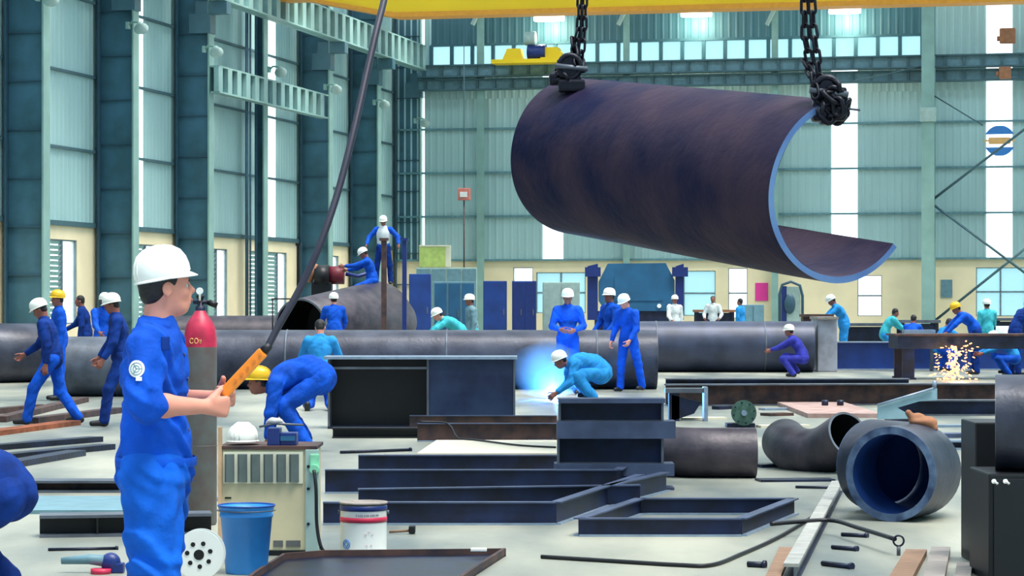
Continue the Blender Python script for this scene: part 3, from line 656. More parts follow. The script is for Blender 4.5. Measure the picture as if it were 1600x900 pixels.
# second hoist trolley far away on the back beam
s = -1.6; t0, t1 = tB(772, s), tB(892, s); z0 = zB(820, 100, s)
r = thing('hoist_trolley', 'yellow hoist trolley parked on the far runway beam', 'crane trolley', HM @ Vector(((t0 + t1) / 2, s, z0)), -ANG)
b = MB(); b.bx(t0, t1, s - .5, s + .4, z0, z0 + .16); b.build('deck', M['yellow'], r, T=HM)
XZ = HM @ Matrix.Translation((0, s, 0)) @ Matrix.Rotation(math.radians(90), 4, 'X'); d = depth(t0, s) / F
b = MB(); b.prism([(t0 + .4, z0 + .16), (t0 + 1.2, z0 + .16), (t0 + 1.1, z0 + .6), (t0 + .6, z0 + .6)], -.3, .3, XZ); b.build('end_plate', M['yellow'], r); b = MB(); b.prism([(t1 - 1.2, z0 + .16), (t1 - .2, z0 + .16), (t1 - .5, z0 + .62), (t1 - 1.0, z0 + .62)], -.3, .3, XZ); b.build('end_plate', M['yellow'], r)
b = MB(); b.cyl(HM @ Vector((tB(826, s), s - .1, z0 + .45)), HM @ Vector((tB(854, s), s - .1, z0 + .45)), .3); b.build('motor', M['navy'], r)
b = MB(); b.cyl(HM @ Vector((tB(822, s), s - .1, z0 + 1.0)), HM @ Vector((tB(838, s), s - .1, z0 + 1.0)), .28, n=14); b.build('drum', M['greybox'], r)
# ---------------------------------------------------------------- the hanging half shell with its chains
YN, YF = 24.0, 28.0
N_ = P(1318, 299, YN); F_ = P(904, 243, YF); ax_ = (F_ - N_).normalized()
e1 = ax_.cross(Vector((0, 0, 1))).normalized(); e2 = e1.cross(ax_).normalized()
RS = .865; TH = .06
def shell_point(u_, r_, a): return N_ + (F_ - N_) * u_ + (e1 * math.cos(a) + e2 * math.sin(a)) * r_
b = MB(); A0, A1, n, m_ = math.radians(101), math.radians(323), 72, 24; vs_ = []; fs = []
for (r_) in (RS, RS - TH):
    for i in range(m_ + 1):
        for j in range(n + 1): vs_.append(shell_point(i / m_, r_ + .004 * math.sin(5 * i / m_ + 3 * j / n * 6), A0 + (A1 - A0) * j / n))
K_ = (m_ + 1) * (n + 1)
for q in (0, 1):
    for i in range(m_):
        for j in range(n): a = q * K_ + i * (n + 1) + j; fs.append((a, a + 1, a + n + 2, a + n + 1) if q == 0 else (a, a + n + 1, a + n + 2, a + 1))
b.add(vs_, fs, True)
rv = []; rf = []
def rim(path_a, path_b):
    base = len(rv); rv.extend([p for pr_ in zip(path_a, path_b) for p in pr_])
    for i in range(len(path_a) - 1): rf.append((base + 2 * i, base + 2 * i + 1, base + 2 * i + 3, base + 2 * i + 2))
root = thing('half_pipe_shell', 'huge dark rolled steel pipe shell, open along one side, hanging from chains', 'pipe shell', (N_ + F_) / 2 - Vector((0, 0, RS)))
b.build('shell', mat('hanging shell steel', s2l(62, 48, 66), .62, .1, var=.3, scale=1.3, bump=.5, bscale=9, col2=s2l(12, 18, 56), spec=.15), root)
for u_ in (0, 1):
    aa = [A0 + (A1 - A0) * j / n for j in range(n + 1)]; rim([shell_point(u_, RS + .004 * math.sin(5 * u_ + 18 * j / n), a) for j, a in enumerate(aa)], [shell_point(u_, RS - TH, a) for a in aa])
for a in (A0, A1): rim([shell_point(i / m_, RS, a) for i in range(m_ + 1)], [shell_point(i / m_, RS - TH, a) for i in range(m_ + 1)])
b = MB(); b.add(rv, rf); b.build('cut_edge', mat('cut edge steel', s2l(120, 158, 215), .35, .3, var=.15, scale=1.2, col2=s2l(84, 118, 190)), root)

def link(mb, c, d, nrm, L=.15, W=.085, r=.017):
    d = Vector(d).normalized(); nrm = (Vector(nrm) - d * Vector(nrm).dot(d)).normalized(); s_ = d.cross(nrm); pts = []
    for i in range(16):
        a = 2 * math.pi * i / 16; x = math.cos(a) * W / 2; y = math.sin(a) * W / 2 + (L - W) / 2 * (1 if math.sin(a) >= 0 else -1); pts.append(Vector(c) + s_ * x + d * y)
    mb.tube(pts, r, 6, closed=True)
def chain(parent, path, name='chain_strand', L=.15, W=.07, r=.015):
    mb = MB(); path = [Vector(p) for p in path]; step = L - 2 * r; tot = sum((path[i + 1] - path[i]).length for i in range(len(path) - 1)); n_ = int(tot / step); k = 0
    for i in range(n_):
        s_ = (i + .5) * step; j = 0
        while j < len(path) - 2 and s_ > (path[j + 1] - path[j]).length: s_ -= (path[j + 1] - path[j]).length; j += 1
        d = (path[j + 1] - path[j]).normalized(); c = path[j] + d * s_; side = d.cross(Vector((0, 1, 0))); side = side if side.length > .1 else Vector((1, 0, 0))
        link(mb, c, d, Vector((0, 1, 0)) + side * .6 if k % 2 else side - Vector((0, .6, 0)), L, W, r); k += 1
    return mb.build(name, M['chain'], parent)
def clampset(rt, c, s_=1.0, faces=1):
    b = MB(); b.box(c, (.2 * s_, .16 * s_, .34 * s_), Matrix.Rotation(.35 * faces, 3, 'Y'), bev=.03); b.box(c + Vector((.02, -.02, -.16)) * s_, (.3 * s_, .2 * s_, .14 * s_), None, bev=.03); b.build('clamp_body', M['chain'], rt)
    b = MB(); b.tube([c + Vector((math.cos(a) * .12, -.06, math.sin(a) * .13 + .05)) * s_ for a in [i * math.pi / 8 for i in range(16)]], .032 * s_, 8, closed=True); b.build('shackle', M['chain'], rt)
    b = MB(); b.cyl(c + Vector((-.16, -.09, .06)) * s_, c + Vector((.2, -.09, .02)) * s_, .028 * s_); b.build('pin', M['steelgrey'], rt)
# right chain
cr = shell_point(.015, RS, A0) ; C_ = P(1298, 160, YN - .12)
rt = thing('lifting_chain', 'black lifting chain clamped to the near rim of the hanging shell, right of two', 'chain', C_)
chain(rt, [P(1256, -60, YN), P(1258, 60, YN), P(1266, 100, YN), P(1276, 140, YN - .05)]); chain(rt, [P(1266, -60, YN - .05), P(1270, 40, YN - .05), P(1279, 110, YN - .1), P(1286, 150, YN - .15)])
chain(rt, [P(1256, 95, YN), P(1270, 120, YN - .2), P(1276, 160, YN - .3)], 'slack_chain')
clampset(rt, P(1290, 152, YN - .15), 1.0)
cpts = [P(1276 + 26 + math.cos(a) * 22, 160 + math.sin(a) * 25, YN - .2 + .1 * math.sin(2 * a)) for a in [i * math.pi / 6 for i in range(12)]]
chain(rt, cpts, 'chain_loop', .17, .1, .024)
chain(rt, [P(1290, 145, YN - .3), P(1308, 160, YN - .32), P(1312, 188, YN - .3)], 'chain_loop', .17, .1, .024); chain(rt, [P(1278, 140, YN - .2), P(1300, 142, YN - .25), P(1318, 155, YN - .2), P(1318, 185, YN - .2)], 'chain_loop', .17, .1, .024)
b = MB(); b.box(P(1300, 181, YN - .15), (.24, .2, .13), Matrix.Rotation(-.2, 3, 'Y'), bev=.03); b.box(P(1314, 162, YN - .15), (.1, .16, .3), None, bev=.03); b.build('hook_jaw', M['chain'], rt)
b = MB(); b.cyl(P(1318, 169, YN - .15), P(1344, 172, YN - .15), .012); b.build('release_pin', M['steelgrey'], rt)
# left chain
rt = thing('lifting_chain', 'black lifting chain hooked over the far end of the hanging shell, left of two', 'chain', P(885, 125, YF - .9))
yl = YF - .7
chain(rt, [P(908, -60, yl), P(906, 40, yl), P(896, 82, yl), P(892, 100, yl)]); chain(rt, [P(914, -60, yl - .05), P(912, 40, yl - .05), P(907, 100, yl - .05)])
clampset(rt, P(890, 112, yl - .1), .95, -1)
chain(rt, [P(868, 112, yl), P(880, 104, yl - .1), P(905, 108, yl - .1), P(906, 90, yl)], 'chain_loop', .16, .1, .022); chain(rt, [P(866, 124, yl), P(880, 122, yl - .15), P(900, 126, yl - .15)], 'chain_loop', .16, .1, .022); chain(rt, [P(895, 60, yl), P(901, 108, yl - .2)], 'slack_chain')
b = MB(); b.box(P(878, 124, yl), (.28, .2, .12), None, bev=.03); b.build('hook_jaw', M['chain'], rt)

# ---------------------------------------------------------------- pipes and beams
def hollow(name, label, cat, path, r, th, m, rim_m=None, inner_m=None, n=40, group=None, bands=()):
    path = [Vector(p) for p in path]; t = thing(name, label, cat, (path[0] + path[-1]) / 2 - Vector((0, 0, r)), 0, group)
    b = MB(); b.tube(path, r, n, caps=False); b.build('outer_wall', m, t)
    b = MB(); b.tube(path, r - th, n, caps=False); o = b.build('bore', inner_m or m, t); o.data.flip_normals()
    for e, o_ in ((0, 1), (-1, -2)):
        b = MB()
        d = (path[e] - path[o_]).normalized()
        b.tube([path[e] - d * .002, path[e] + d * .004], r, n, False); 
        x = d.cross(Vector((0, 0, 1))).normalized(); y = x.cross(d); vs_ = []
        for k in range(n):
            a = 2 * math.pi * k / n; q = x * math.cos(a) + y * math.sin(a); vs_ += [path[e] + d * .004 + q * r, path[e] + d * .004 + q * (r - th)]
        b.add(vs_, [(2 * k, 2 * k + 1, (2 * k + 3) % (2 * n), (2 * k + 2) % (2 * n)) for k in range(n)])
        b.build('rim', rim_m or m, t)
    for u_ in bands:
        p = path[0].lerp(path[-1], u_); d = (path[-1] - path[0]).normalized()
        b = MB(); b.tube([p - d * .02, p - d * .01, p + d * .01, p + d * .02], [r, r + .012, r + .012, r], n, False); b.build('weld_seam', M['steelgrey'], t)
    return t
Y = 46.0; r_ = (610 - 517) / F * Y / 2
hollow('steel_pipe', 'long grey brown steel pipe lying across the middle of the hall, front of the row', 'pipe', [(X_(240, Y), Y + r_, r_), (X_(600, Y), Y + r_, r_), (X_(1028, Y), Y + r_, r_)], r_, .03, M['pipe'], M['steelgrey'], bands=(.26, .58, .88))
Y = 57; r_ = .57
hollow('steel_pipe', 'dark steel pipe behind the squatting worker in violet blue', 'pipe', [(X_(1000, Y), Y + r_, r_), (X_(1150, Y), Y + r_, r_), (X_(1274, Y), Y + r_, r_)], r_, .03, mat('blue black pipe', s2l(66, 74, 100), .4, .2, var=.25, scale=2, bump=.1), M['black'], M['black'], bands=(.1, .72))
Y = 62; r_ = .62
hollow('steel_pipe', 'pipe with its top just showing behind the front pipe, by the gas cylinder', 'pipe', [(X_(262, Y), Y, r_), (X_(350, Y), Y, r_), (X_(432, Y), Y, r_)], r_, .03, M['pipebrown'])
Y = 50; r_ = .58
hollow('steel_pipe', 'dark pipe cut by the left edge, its end behind the walking worker', 'pipe', [(X_(-120, Y), Y, r_), (X_(0, Y), Y, r_), (X_(44, Y), Y + .5, r_)], r_, .03, M['pipe'], M['black'])
Y = 43; r_ = .5
hollow('steel_pipe', 'dark pipe between the two walking workers on the left', 'pipe', [(X_(108, Y), Y, r_), (X_(200, Y), Y, r_), (X_(300, Y), Y, r_)], r_, .03, M['steelgrey'], M['black'], bands=(.4,))
# reducer the men work on
A = P(470, 514, 57); B_ = P(590, 505, 60); t = thing('pipe_reducer', 'large tapered pipe mouth with dark opening, workers sitting on top', 'pipe', Vector((B_.x, B_.y, 0)))
d = (B_ - A).normalized(); q = [A, A + d * .02, A.lerp(B_, .45), B_, B_ + d * .9]
rs_ = [.66, .68, .82, .98, .55]; b = MB(); b.tube(q, rs_, 36, False); b.build('outer_wall', M['pipebrown'], t)
b = MB(); b.tube([A, A + d * .3, A + d * 1.4], [.64, .62, .7], 36, False); b.tube([A + d * 1.4, A + d * 1.5], [.7, .01], 36, False); b.build('bore', M['black'], t)
b = MB(); b.tube([A - d * .02, A + d * .03], .685, 36, False); b.tube([A - d * .02, A - d * .019], [.685, .64], 36, False); b.build('rim', M['steelgrey'], t)
for lab, (x0, y0, x1, y1, Yd, w_) , mm in (('dark red upright post beside the worker on the pipe', (600, 372, 598, 490, 57.4, .12), 'rusty'), ('dark upright post right of the worker on the pipe', (632, 372, 630, 500, 57.6, .1), 'navy'), ('thin black post left of the pendant cable', (466, 380, 464, 480, 60, .07), 'black')):
    b = MB(); p = P(x0, y0, Yd); q = P(x1, y0, Yd); b.box((p.x, Yd, p.z / 2), (w_, w_, p.z)); b.box((p.x, Yd, p.z - .03), (w_ * 1.7, w_ * 1.7, .06)); b.box((p.x, Yd, .02), (w_ * 3, w_ * 3, .04)); tag(b.build('steel_post', M[mm]), lab, 'post')
b = MB(); b.tube([P(424, 467, 60.3), P(472, 467, 60.3)], .02, 6); b.tube([P(426, 467, 60.3), Vector((X_(426, 60.3), 60.3, 0))], .02, 6); tag(b.build('hand_rail', M['black']), 'thin dark rail behind the pendant cable', 'rail')

def ibeam(name, label, A, B, h, w_=.2, tf=.02, tw=.015, m='steel', fm=None, group=None, z0=0, stiff=0, endplate=False):
    A = Vector(A); B = Vector(B); A.z += z0; B.z += z0; d = (B - A); L = d.length; rz = math.atan2(d.y, d.x); c = (A + B) / 2
    t = thing(name, label, 'steel beam', c, rz, group)
    def bb(n_, x0, x1, y0, y1, za, zb_, mm): q = MB(); q.bx(x0, x1, y0, y1, za, zb_); return q.build(n_, M[mm], t, world=False)
    bb('web', -L / 2, L / 2, -tw / 2, tw / 2, tf, h - tf, m); bb('top_flange', -L / 2, L / 2, -w_ / 2, w_ / 2, h - tf, h, fm or m); bb('bottom_flange', -L / 2, L / 2, -w_ / 2, w_ / 2, 0, tf, fm or m)
    for i in range(stiff):
        x = -L / 2 + L * (i + 1) / (stiff + 1); bb('stiffener', x - .006, x + .006, -w_ / 2, -tw / 2, tf, h - tf, m)
    if endplate:
        for x in (-L / 2, L / 2): bb('end_plate', x - .006, x + .006, -w_ / 2, w_ / 2, tf, h - tf, fm or m)
    return t
def framebeam(name, label, segs_, h, w_=.08, m='steelw', tm='band', group=None, cat='steel skid'):
    t = thing(name, label, cat, (Vector(segs_[0][0]) + Vector(segs_[0][1])) / 2, 0, group)
    for A, B in segs_:
        A = Vector(A); B = Vector(B); d = B - A; rz = math.atan2(d.y, d.x); c = (A + B) / 2; L = d.length
        q = MB(); R3 = Matrix.Rotation(rz, 3, 'Z')
        def bx(y0, y1, z0, z1, mi=0): q.box(c + R3 @ Vector((0, (y0 + y1) / 2, 0)) + Vector((0, 0, (z0 + z1) / 2)), (L, y1 - y0, z1 - z0), R3, mi)
        bx(-.006, .006, .008, h - .008); bx(-w_ / 2, w_ / 2, h - .01, h, 1); bx(-w_ / 2, w_ / 2, 0, .014, 2); q.build('channel', [M[m], M[tm], M['steellight']], t)
    return t
# open frames on the floor
framebeam('steel_skid', 'flat welded steel frame on the floor in front of the elbow pipes', [(G(905, 838), G(1158, 838)), (G(1000, 804), G(1240, 804)), (G(1158, 838), G(1240, 804)), (G(905, 838), G(1000, 804))], .125)
framebeam('steel_skid', 'flat steel frame on the floor behind the paint pail', [(G(505, 820), G(868, 820)), (G(560, 797), G(1000, 790)), (G(868, 820), G(1000, 772)), (G(955, 790), G(1040, 768))], .165)
framebeam('steel_skid', 'dark steel frame on the floor behind the front frames, left of the stacked beams', [(G(508, 771), G(965, 771)), (G(560, 745), G(1005, 745)), (G(965, 771), G(1005, 745))], .20)
ibeam('steel_beam', 'rusty dark beam on the floor behind the frames, under the pale plate', G(600, 730), G(880, 730), .12, .15, m='rusty')
t = thing('steel_plate', 'pale flat plate lying in front of the plate girder', 'steel plate', G(760, 708))
b = MB(); A, B_, C_, D_ = G(652, 714), G(872, 714), G(872, 693), G(682, 693); b.add([A, B_, C_, D_] + [v + Vector((0, 0, .04)) for v in (A, B_, C_, D_)], [(0, 1, 2, 3), (4, 5, 6, 7), (0, 1, 5, 4), (1, 2, 6, 5), (2, 3, 7, 6), (3, 0, 4, 7)]); b.build('plate', M['paleplaster'], t)
framebeam('steel_channel', 'dark brown steel channel lying in front of the plate girder', [(G(652, 690), G(874, 690)), (G(640, 676), G(870, 676))], .21, m='rusty', cat='steel channel')
# stacked short I beams
Yb = 6400 / (764 - 470)
def tier(lab, px0, px1, y0, y1, bands, fpx):
    t = thing('steel_beam', lab, 'steel beam', (X_((px0 + px1) / 2, Yb), Yb, max(0, Zy(y0, Yb))))
    b = MB(); b.bx(X_(px0, Yb), X_(px1, Yb), Yb - .01, Yb + .01, max(0, Zy(y0, Yb)), Zy(y1, Yb)); b.build('web', M['steelw'], t)
    for q0, q1 in bands: b = MB(); b.bx(X_(fpx[0], Yb), X_(fpx[1], Yb), Yb - .15, Yb + .15, max(0, Zy(q0, Yb)), Zy(q1, Yb)); b.build('flange', M['band'], t)
    for px in (px0, px1): b = MB(); b.bx(X_(px, Yb) - .01, X_(px, Yb) + .01, Yb - .12, Yb - .01, max(0, Zy(y0, Yb)), Zy(y1, Yb)); b.build('end_stiffener', M['steelgrey'], t)
tier('lowest of the three stacked short steel beams in the centre', 868, 1036, 760, 742, [(764, 760), (742, 723)], (866, 1052))
tier('middle and tallest of the three stacked short steel beams', 872, 1034, 722.5, 684, [(684, 657)], (870, 1054))
tier('topmost of the three stacked short steel beams', 874, 1034, 656.5, 629, [(629, 622)], (872, 1038))
# plate girder
Yb = 32.0
t = thing('plate_girder', 'deep dark plate girder behind the bending worker, pale top flange', 'steel girder', (X_(660, Yb), Yb, 0))
x0, xm, x1 = X_(512, Yb), X_(668, Yb), X_(802, Yb); H_ = Zy(557, Yb)
b = MB(); b.bx(x0, xm, Yb + .35, Yb + .37, 0, H_ - .04); b.build('recessed_web', M['black'], t)
b = MB(); b.bx(xm, x1, Yb + .02, Yb + .04, 0, H_ - .04); b.build('side_plate', mat('bluish lit side plate', s2l(44, 62, 96), .45, .15, var=.3, scale=2.5, col2=s2l(26, 38, 72)), t)  # bluish light on this panel is put into its colour
b = MB(); b.bx(x0 - .05, x1 + .05, Yb - .05, Yb + .6, H_ - .035, H_); b.build('top_flange', M['steellight'], t)
b = MB(); b.bx(x0, x1, Yb - .02, Yb + .5, 0, .03); b.build('bottom_flange', M['steel'], t)
for x in (x0, xm - .01, x1): b = MB(); b.bx(x, x + .025, Yb, Yb + .5, .03, H_ - .04); b.build('stiffener', M['steelgrey'], t)
b = MB(); b.bx(x0, xm, Yb + .0, Yb + .03, H_ - .16, H_ - .13); b.build('ledge', M['steelgrey'], t)
ibeam('steel_beam', 'flat dark beam on the floor between the plate girder and the bending worker', G(520, 684), G(660, 684), .12, .2, m='black')
# long beams at the right
ibeam('steel_beam', 'long dark beam on the floor across the right half, below the squatting worker', G(1040, 634), G(1556, 632), .33, .3, .02, m='rusty', fm='steelgrey')
ibeam('steel_beam', 'low dark beam on the floor just behind the long one, by the squatting worker', G(1040, 601), G(1420, 601), .12, .3, m='steelw', fm='steelgrey')
ibeam('steel_beam', 'deep blue beam at the right behind the sparks', G(1276, 578), G(1640, 578), .66, .3, .03, m='cabblue', fm='steellight')
ibeam('steel_beam', 'short dark beam on the floor left of the black cabinets', G(1400, 649), G(1562, 649), .22, .25, m='steelw', fm='steelgrey')
t = thing('steel_plate', 'rusty pinkish plate on the floor right of the green motor', 'steel plate', G(1320, 653)); 
b = MB(); p, q = G(1262, 653), G(1378, 653); b.bx(p.x, q.x, p.y, p.y + 4, 0, .06); b.build('plate', mat('pinkish plate', s2l(176, 150, 146), .7, var=.15, scale=4, col2=s2l(150, 120, 112)), t)
for px in (1289, 1313): b = MB(); c = G(px, 640); b.cyl(c + Vector((0, 0, .06)), c + Vector((0, 0, .14)), .05); b.build('lug', M['steel'], t)
t = thing('cutting_table', 'dark steel cutting table with sparks under its top, far right', 'table', (X_(1500, 52), 52, 0)); Yd = 52
b = MB(); b.bx(X_(1402, Yd), X_(1660, Yd), Yd - .1, Yd + 1.2, Zy(545, Yd), Zy(525, Yd)); b.build('tabletop', M['steel'], t)
b = MB(); b.bx(X_(1398, Yd), X_(1660, Yd), Yd - .14, Yd + 1.24, Zy(525, Yd), Zy(522, Yd)); b.build('top_plate', M['rusty'], t)
for px in (1419, 1640):
    for dy in (0, 1.1): b = MB(); b.bx(X_(px, Yd) - .12, X_(px, Yd) + .12, Yd + dy - .05, Yd + dy + .05, 0, Zy(545, Yd)); b.bx(X_(px, Yd) - .15, X_(px, Yd) + .15, Yd + dy - .1, Yd + dy + .1, 0, .04); b.build('leg', M['steelw'], t)
t = thing('trestle', 'pale steel trestle behind the cutting table', 'trestle', (X_(1350, 60), 59.5, 0))
b = MB(); b.bx(X_(1395, 60), X_(1442, 60), 58.2, 58.6, Zy(520, 60), Zy(514, 60)); b.build('top_bar', M['steellight'], t)
for px in (1400, 1438): b = MB(); b.bx(X_(px, 60) - .03, X_(px, 60) + .03, 58.3, 58.5, 0, Zy(520, 60)); b.build('leg', M['steelgrey'], t)
# pale gusset bracket
Yd = 34.6; t = thing('gusset_bracket', 'pale blue cut steel bracket standing on the floor right of centre', 'bracket', (X_(1415, Yd), Yd, 0))
pl = [(1371, 655), (1371, 633), (1458, 607), (1464, 607), (1464, 625), (1436, 627), (1402, 637), (1428, 652), (1428, 655)]
XZ = Matrix.Translation((0, Yd, 0)) @ Matrix.Rotation(math.radians(90), 4, 'X'); b = MB(); b.prism([(X_(x, Yd), max(0, Zy(y, Yd))) for x, y in pl], -.02, .02, XZ); b.build('gusset_plate', mat('pale blue steel', s2l(150, 188, 204), .5, var=.08), t)
b = MB(); b.tube([P(1371, 633, Yd - .05), P(1458, 607, Yd - .05)], .018, 6); b.tube([P(1460, 595, Yd), P(1460, 607, Yd)], .03, 6); b.build('edge_flange', M['steellight'], t)
# small bracket near the stack
Yd = 34; t = thing('steel_bracket', 'dark steel bracket with a pale upright, behind the stacked beams', 'bracket', (X_(1075, Yd), Yd, 0))
b = MB(); b.bx(X_(1040, Yd), X_(1106, Yd), Yd, Yd + .3, Zy(614, Yd), Zy(607, Yd)); b.build('top_plate', M['steelgrey'], t)
b = MB(); b.bx(X_(1100, Yd), X_(1106, Yd), Yd - .02, Yd + .3, 0, Zy(605, Yd)); b.build('upright', M['steellight'], t)
b = MB(); b.bx(X_(1046, Yd), X_(1062, Yd), Yd + .05, Yd + .3, 0, Zy(614, Yd)); b.prism([(X_(1050, Yd), 0), (X_(1085, Yd), .1), (X_(1096, Yd), .25), (X_(1050, Yd), .35)], -.05, .05, Matrix.Translation((0, Yd + .1, 0)) @ Matrix.Rotation(math.radians(90), 4, 'X')); b.build('block', M['steelw'], t)
# green flanged motor
Yd = 6400 / (668 - 470); t = thing('flange_motor', 'small green flanged motor on the floor above the elbow pipes', 'motor', (X_(1162, Yd), Yd, 0)); c = P(1162, 645, Yd)
b = MB(); b.cyl(c, c + Vector((.02, .3, 0)), .125, n=24); 
for k in range(12): a = k * math.pi / 6; b.box(c + Vector((math.cos(a) * .125, .18, math.sin(a) * .125)), (.02, .2, .02), Matrix.Rotation(-a, 3, 'Y'))
b.build('housing', M['green'], t)
b = MB(); b.cyl(c + Vector((0, -.03, 0)), c, .16, n=28); b.build('flange', M['green'], t)
b = MB(); b.cyl(c + Vector((0, -.09, 0)), c + Vector((0, -.03, 0)), .035); b.build('shaft', M['steellight'], t)
for k in range(8): a = k * math.pi / 4 + .2; bb_ = MB(); bb_.cyl(c + Vector((math.cos(a) * .13, -.045, math.sin(a) * .13)), c + Vector((math.cos(a) * .13, -.03, math.sin(a) * .13)), .012, n=6); bb_.build('bolt', M['steel'], t)
b = MB(); b.bx(X_(1136, Yd), X_(1180, Yd), Yd, Yd + .3, 0, .05); b.bx(X_(1152, Yd), X_(1172, Yd), Yd + .05, Yd + .25, .05, .12); b.build('foot', M['steelw'], t)

# elbows
Yd = 23.2; r_ = .225; p0 = P(1180, 708, Yd); p0.z = r_; pts = [p0, p0 + Vector((-.22, 0, 0)), p0 + Vector((-.40, .0, 0))]
cc = p0 + Vector((-.40, .36, 0))
for i in range(1, 9): a = i / 8 * math.radians(75); pts.append(cc + Vector((-math.sin(a) * .36, -math.cos(a) * .36, 0)))
hollow('pipe_elbow', 'rounded dark steel elbow pipe, leftmost of the three on the floor', 'pipe elbow', pts, r_, .02, M['pipebrown'], M['pipebrown'], M['black'])
Yd = 24.0; q0 = P(1326, 679, Yd - .3); pts = [q0, q0 + Vector((-.10, .05, -.06))]
ctrl = [q0, P(1290, 702, Yd), P(1262, 707, Yd + .2), P(1238, 700, Yd + .45), P(1226, 690, Yd + .75)]
def catmull(c, n=6):
    c = [Vector(v) for v in c]; c = [c[0] * 2 - c[1]] + c + [c[-1] * 2 - c[-2]]; o = []
    for i in range(1, len(c) - 2):
        for k in range(n):
            t = k / n; o.append(.5 * ((2 * c[i]) + (-c[i - 1] + c[i + 1]) * t + (2 * c[i - 1] - 5 * c[i] + 4 * c[i + 1] - c[i + 2]) * t * t + (-c[i - 1] + 3 * c[i] - 3 * c[i + 1] + c[i + 2]) * t ** 3))
    return o + [c[-2]]
hollow('pipe_elbow', 'dark bent elbow pipe with its mouth tipped up to the right, middle of the three', 'pipe elbow', catmull(ctrl), .225, .022, M['pipebrown'], M['steelgrey'], M['black'])
Yd = 18.55; c = P(1392, 747, Yd); c.z = .345; dd = Vector((.47, .88, 0)).normalized()
hollow('pipe_elbow', 'large elbow pipe with a bright round mouth facing the viewer, right of centre', 'pipe elbow', [c, c + dd * .25, c + dd * .4, c + dd * .52, c + dd * .6 + Vector((-.02, .05, 0)), c + dd * .6 + Vector((-.06, .2, 0)), c + dd * .6 + Vector((-.14, .4, 0)), c + dd * .6 + Vector((-.26, .6, 0))], .345, .055, M['pipe'], mat('bevelled rim steel', s2l(112, 135, 170), .35, .35, var=.2, scale=9, col2=s2l(60, 76, 110)), mat('blue lit bore', s2l(40, 76, 150), .4, .1, var=.25, scale=3))  # blue light inside the mouth is painted into the bore colour
elb = [o for o in bpy.data.objects if o.get('label', '').startswith('large elbow')][0]; q_ = c + dd * .6 + Vector((-.14, .4, 0)); e_ = Vector((-.5, .86, 0)).normalized(); b = MB(); b.cyl(q_, q_ + e_ * .02, .278, n=32); b.build('inner_disc', mat('blue lit bore', s2l(40, 76, 150), .4, .1), elb)  # disc added to close the bore, in the same painted blue light
t = thing('work_glove', 'tan leather work glove lying on top of the large elbow pipe', 'glove', Vector((3.04, 19.0, .678)))
t.scale = (1.2,) * 3; o = sdf_mesh('palm', [('e', Vector((0, 0, .02)), [.075, .06, .03], None, .02), ('c', Vector((-.05, 0, .03)), Vector((-.08, .01, .075)), .024, .02, .02), ('e', Vector((.045, -.01, .015)), [.05, .05, .034], None, .03), ('e', Vector((-.02, .02, .05)), [.04, .04, .025], None, .02), ('c', Vector((.05, -.03, .0)), Vector((.075, -.04, -.02)), .026, .02, .02)], .005, M['leather'], t)

# right hand dark blocks and drum
Yd = 15.5
t = thing('steel_cabinet', 'tall narrow black steel box at the right edge, behind the lower one', 'cabinet', (X_(1545, Yd), Yd, 0))
b = MB(); b.bx(X_(1524, Yd), X_(1700, Yd), Yd, Yd + .5, 0, Zy(660, Yd), bev=.01); b.build('body', M['black'], t)
b = MB(); b.bx(X_(1524, Yd), X_(1700, Yd), Yd - .015, Yd, Zy(733, Yd), Zy(730, Yd)); b.build('seam_strip', M['steelgrey'], t)
Yd = 14.5
t = thing('steel_cabinet', 'black steel cabinet with two pale catches, cut by the lower right edge', 'cabinet', (X_(1600, Yd), Yd, 0))
b = MB(); b.bx(X_(1545, Yd), X_(1720, Yd), Yd, Yd + .62, 0, Zy(740, Yd), bev=.012); b.build('body', M['black'], t)
b = MB(); b.bx(X_(1552, Yd), X_(1719, Yd), Yd - .012, Yd, .04, Zy(748, Yd), bev=.006); dr = b.build('door', mat('cabinet door black', s2l(14, 18, 28), .4, .1), t)
for px in (1553, 1571): b = MB(); b.cyl(P(px, 752, Yd - .04), P(px, 752, Yd - .012), .014, n=12); b.cyl(P(px, 752, Yd - .05), P(px + 6, 756, Yd - .045), .007, n=8); b.build('catch', M['white'], t)
r_ = .275; zc = Zy(740, Yd) + r_ + .002; Yd = 14.82
hollow('steel_pipe', 'thick dark pipe lying on the black cabinet at the right edge', 'pipe', [(X_(1556, Yd), Yd, zc), (X_(1556, Yd) + .3, Yd - .057, zc), (X_(1556, Yd) + .6, Yd - .114, zc)], r_, .03, M['pipe'], M['steelgrey'], M['black'])
ibeam('steel_beam', 'blue grey beam on the floor just behind the large elbow pipe', G(1480, 702), G(1570, 702), .1, .2, m='steelw', fm='steellight')

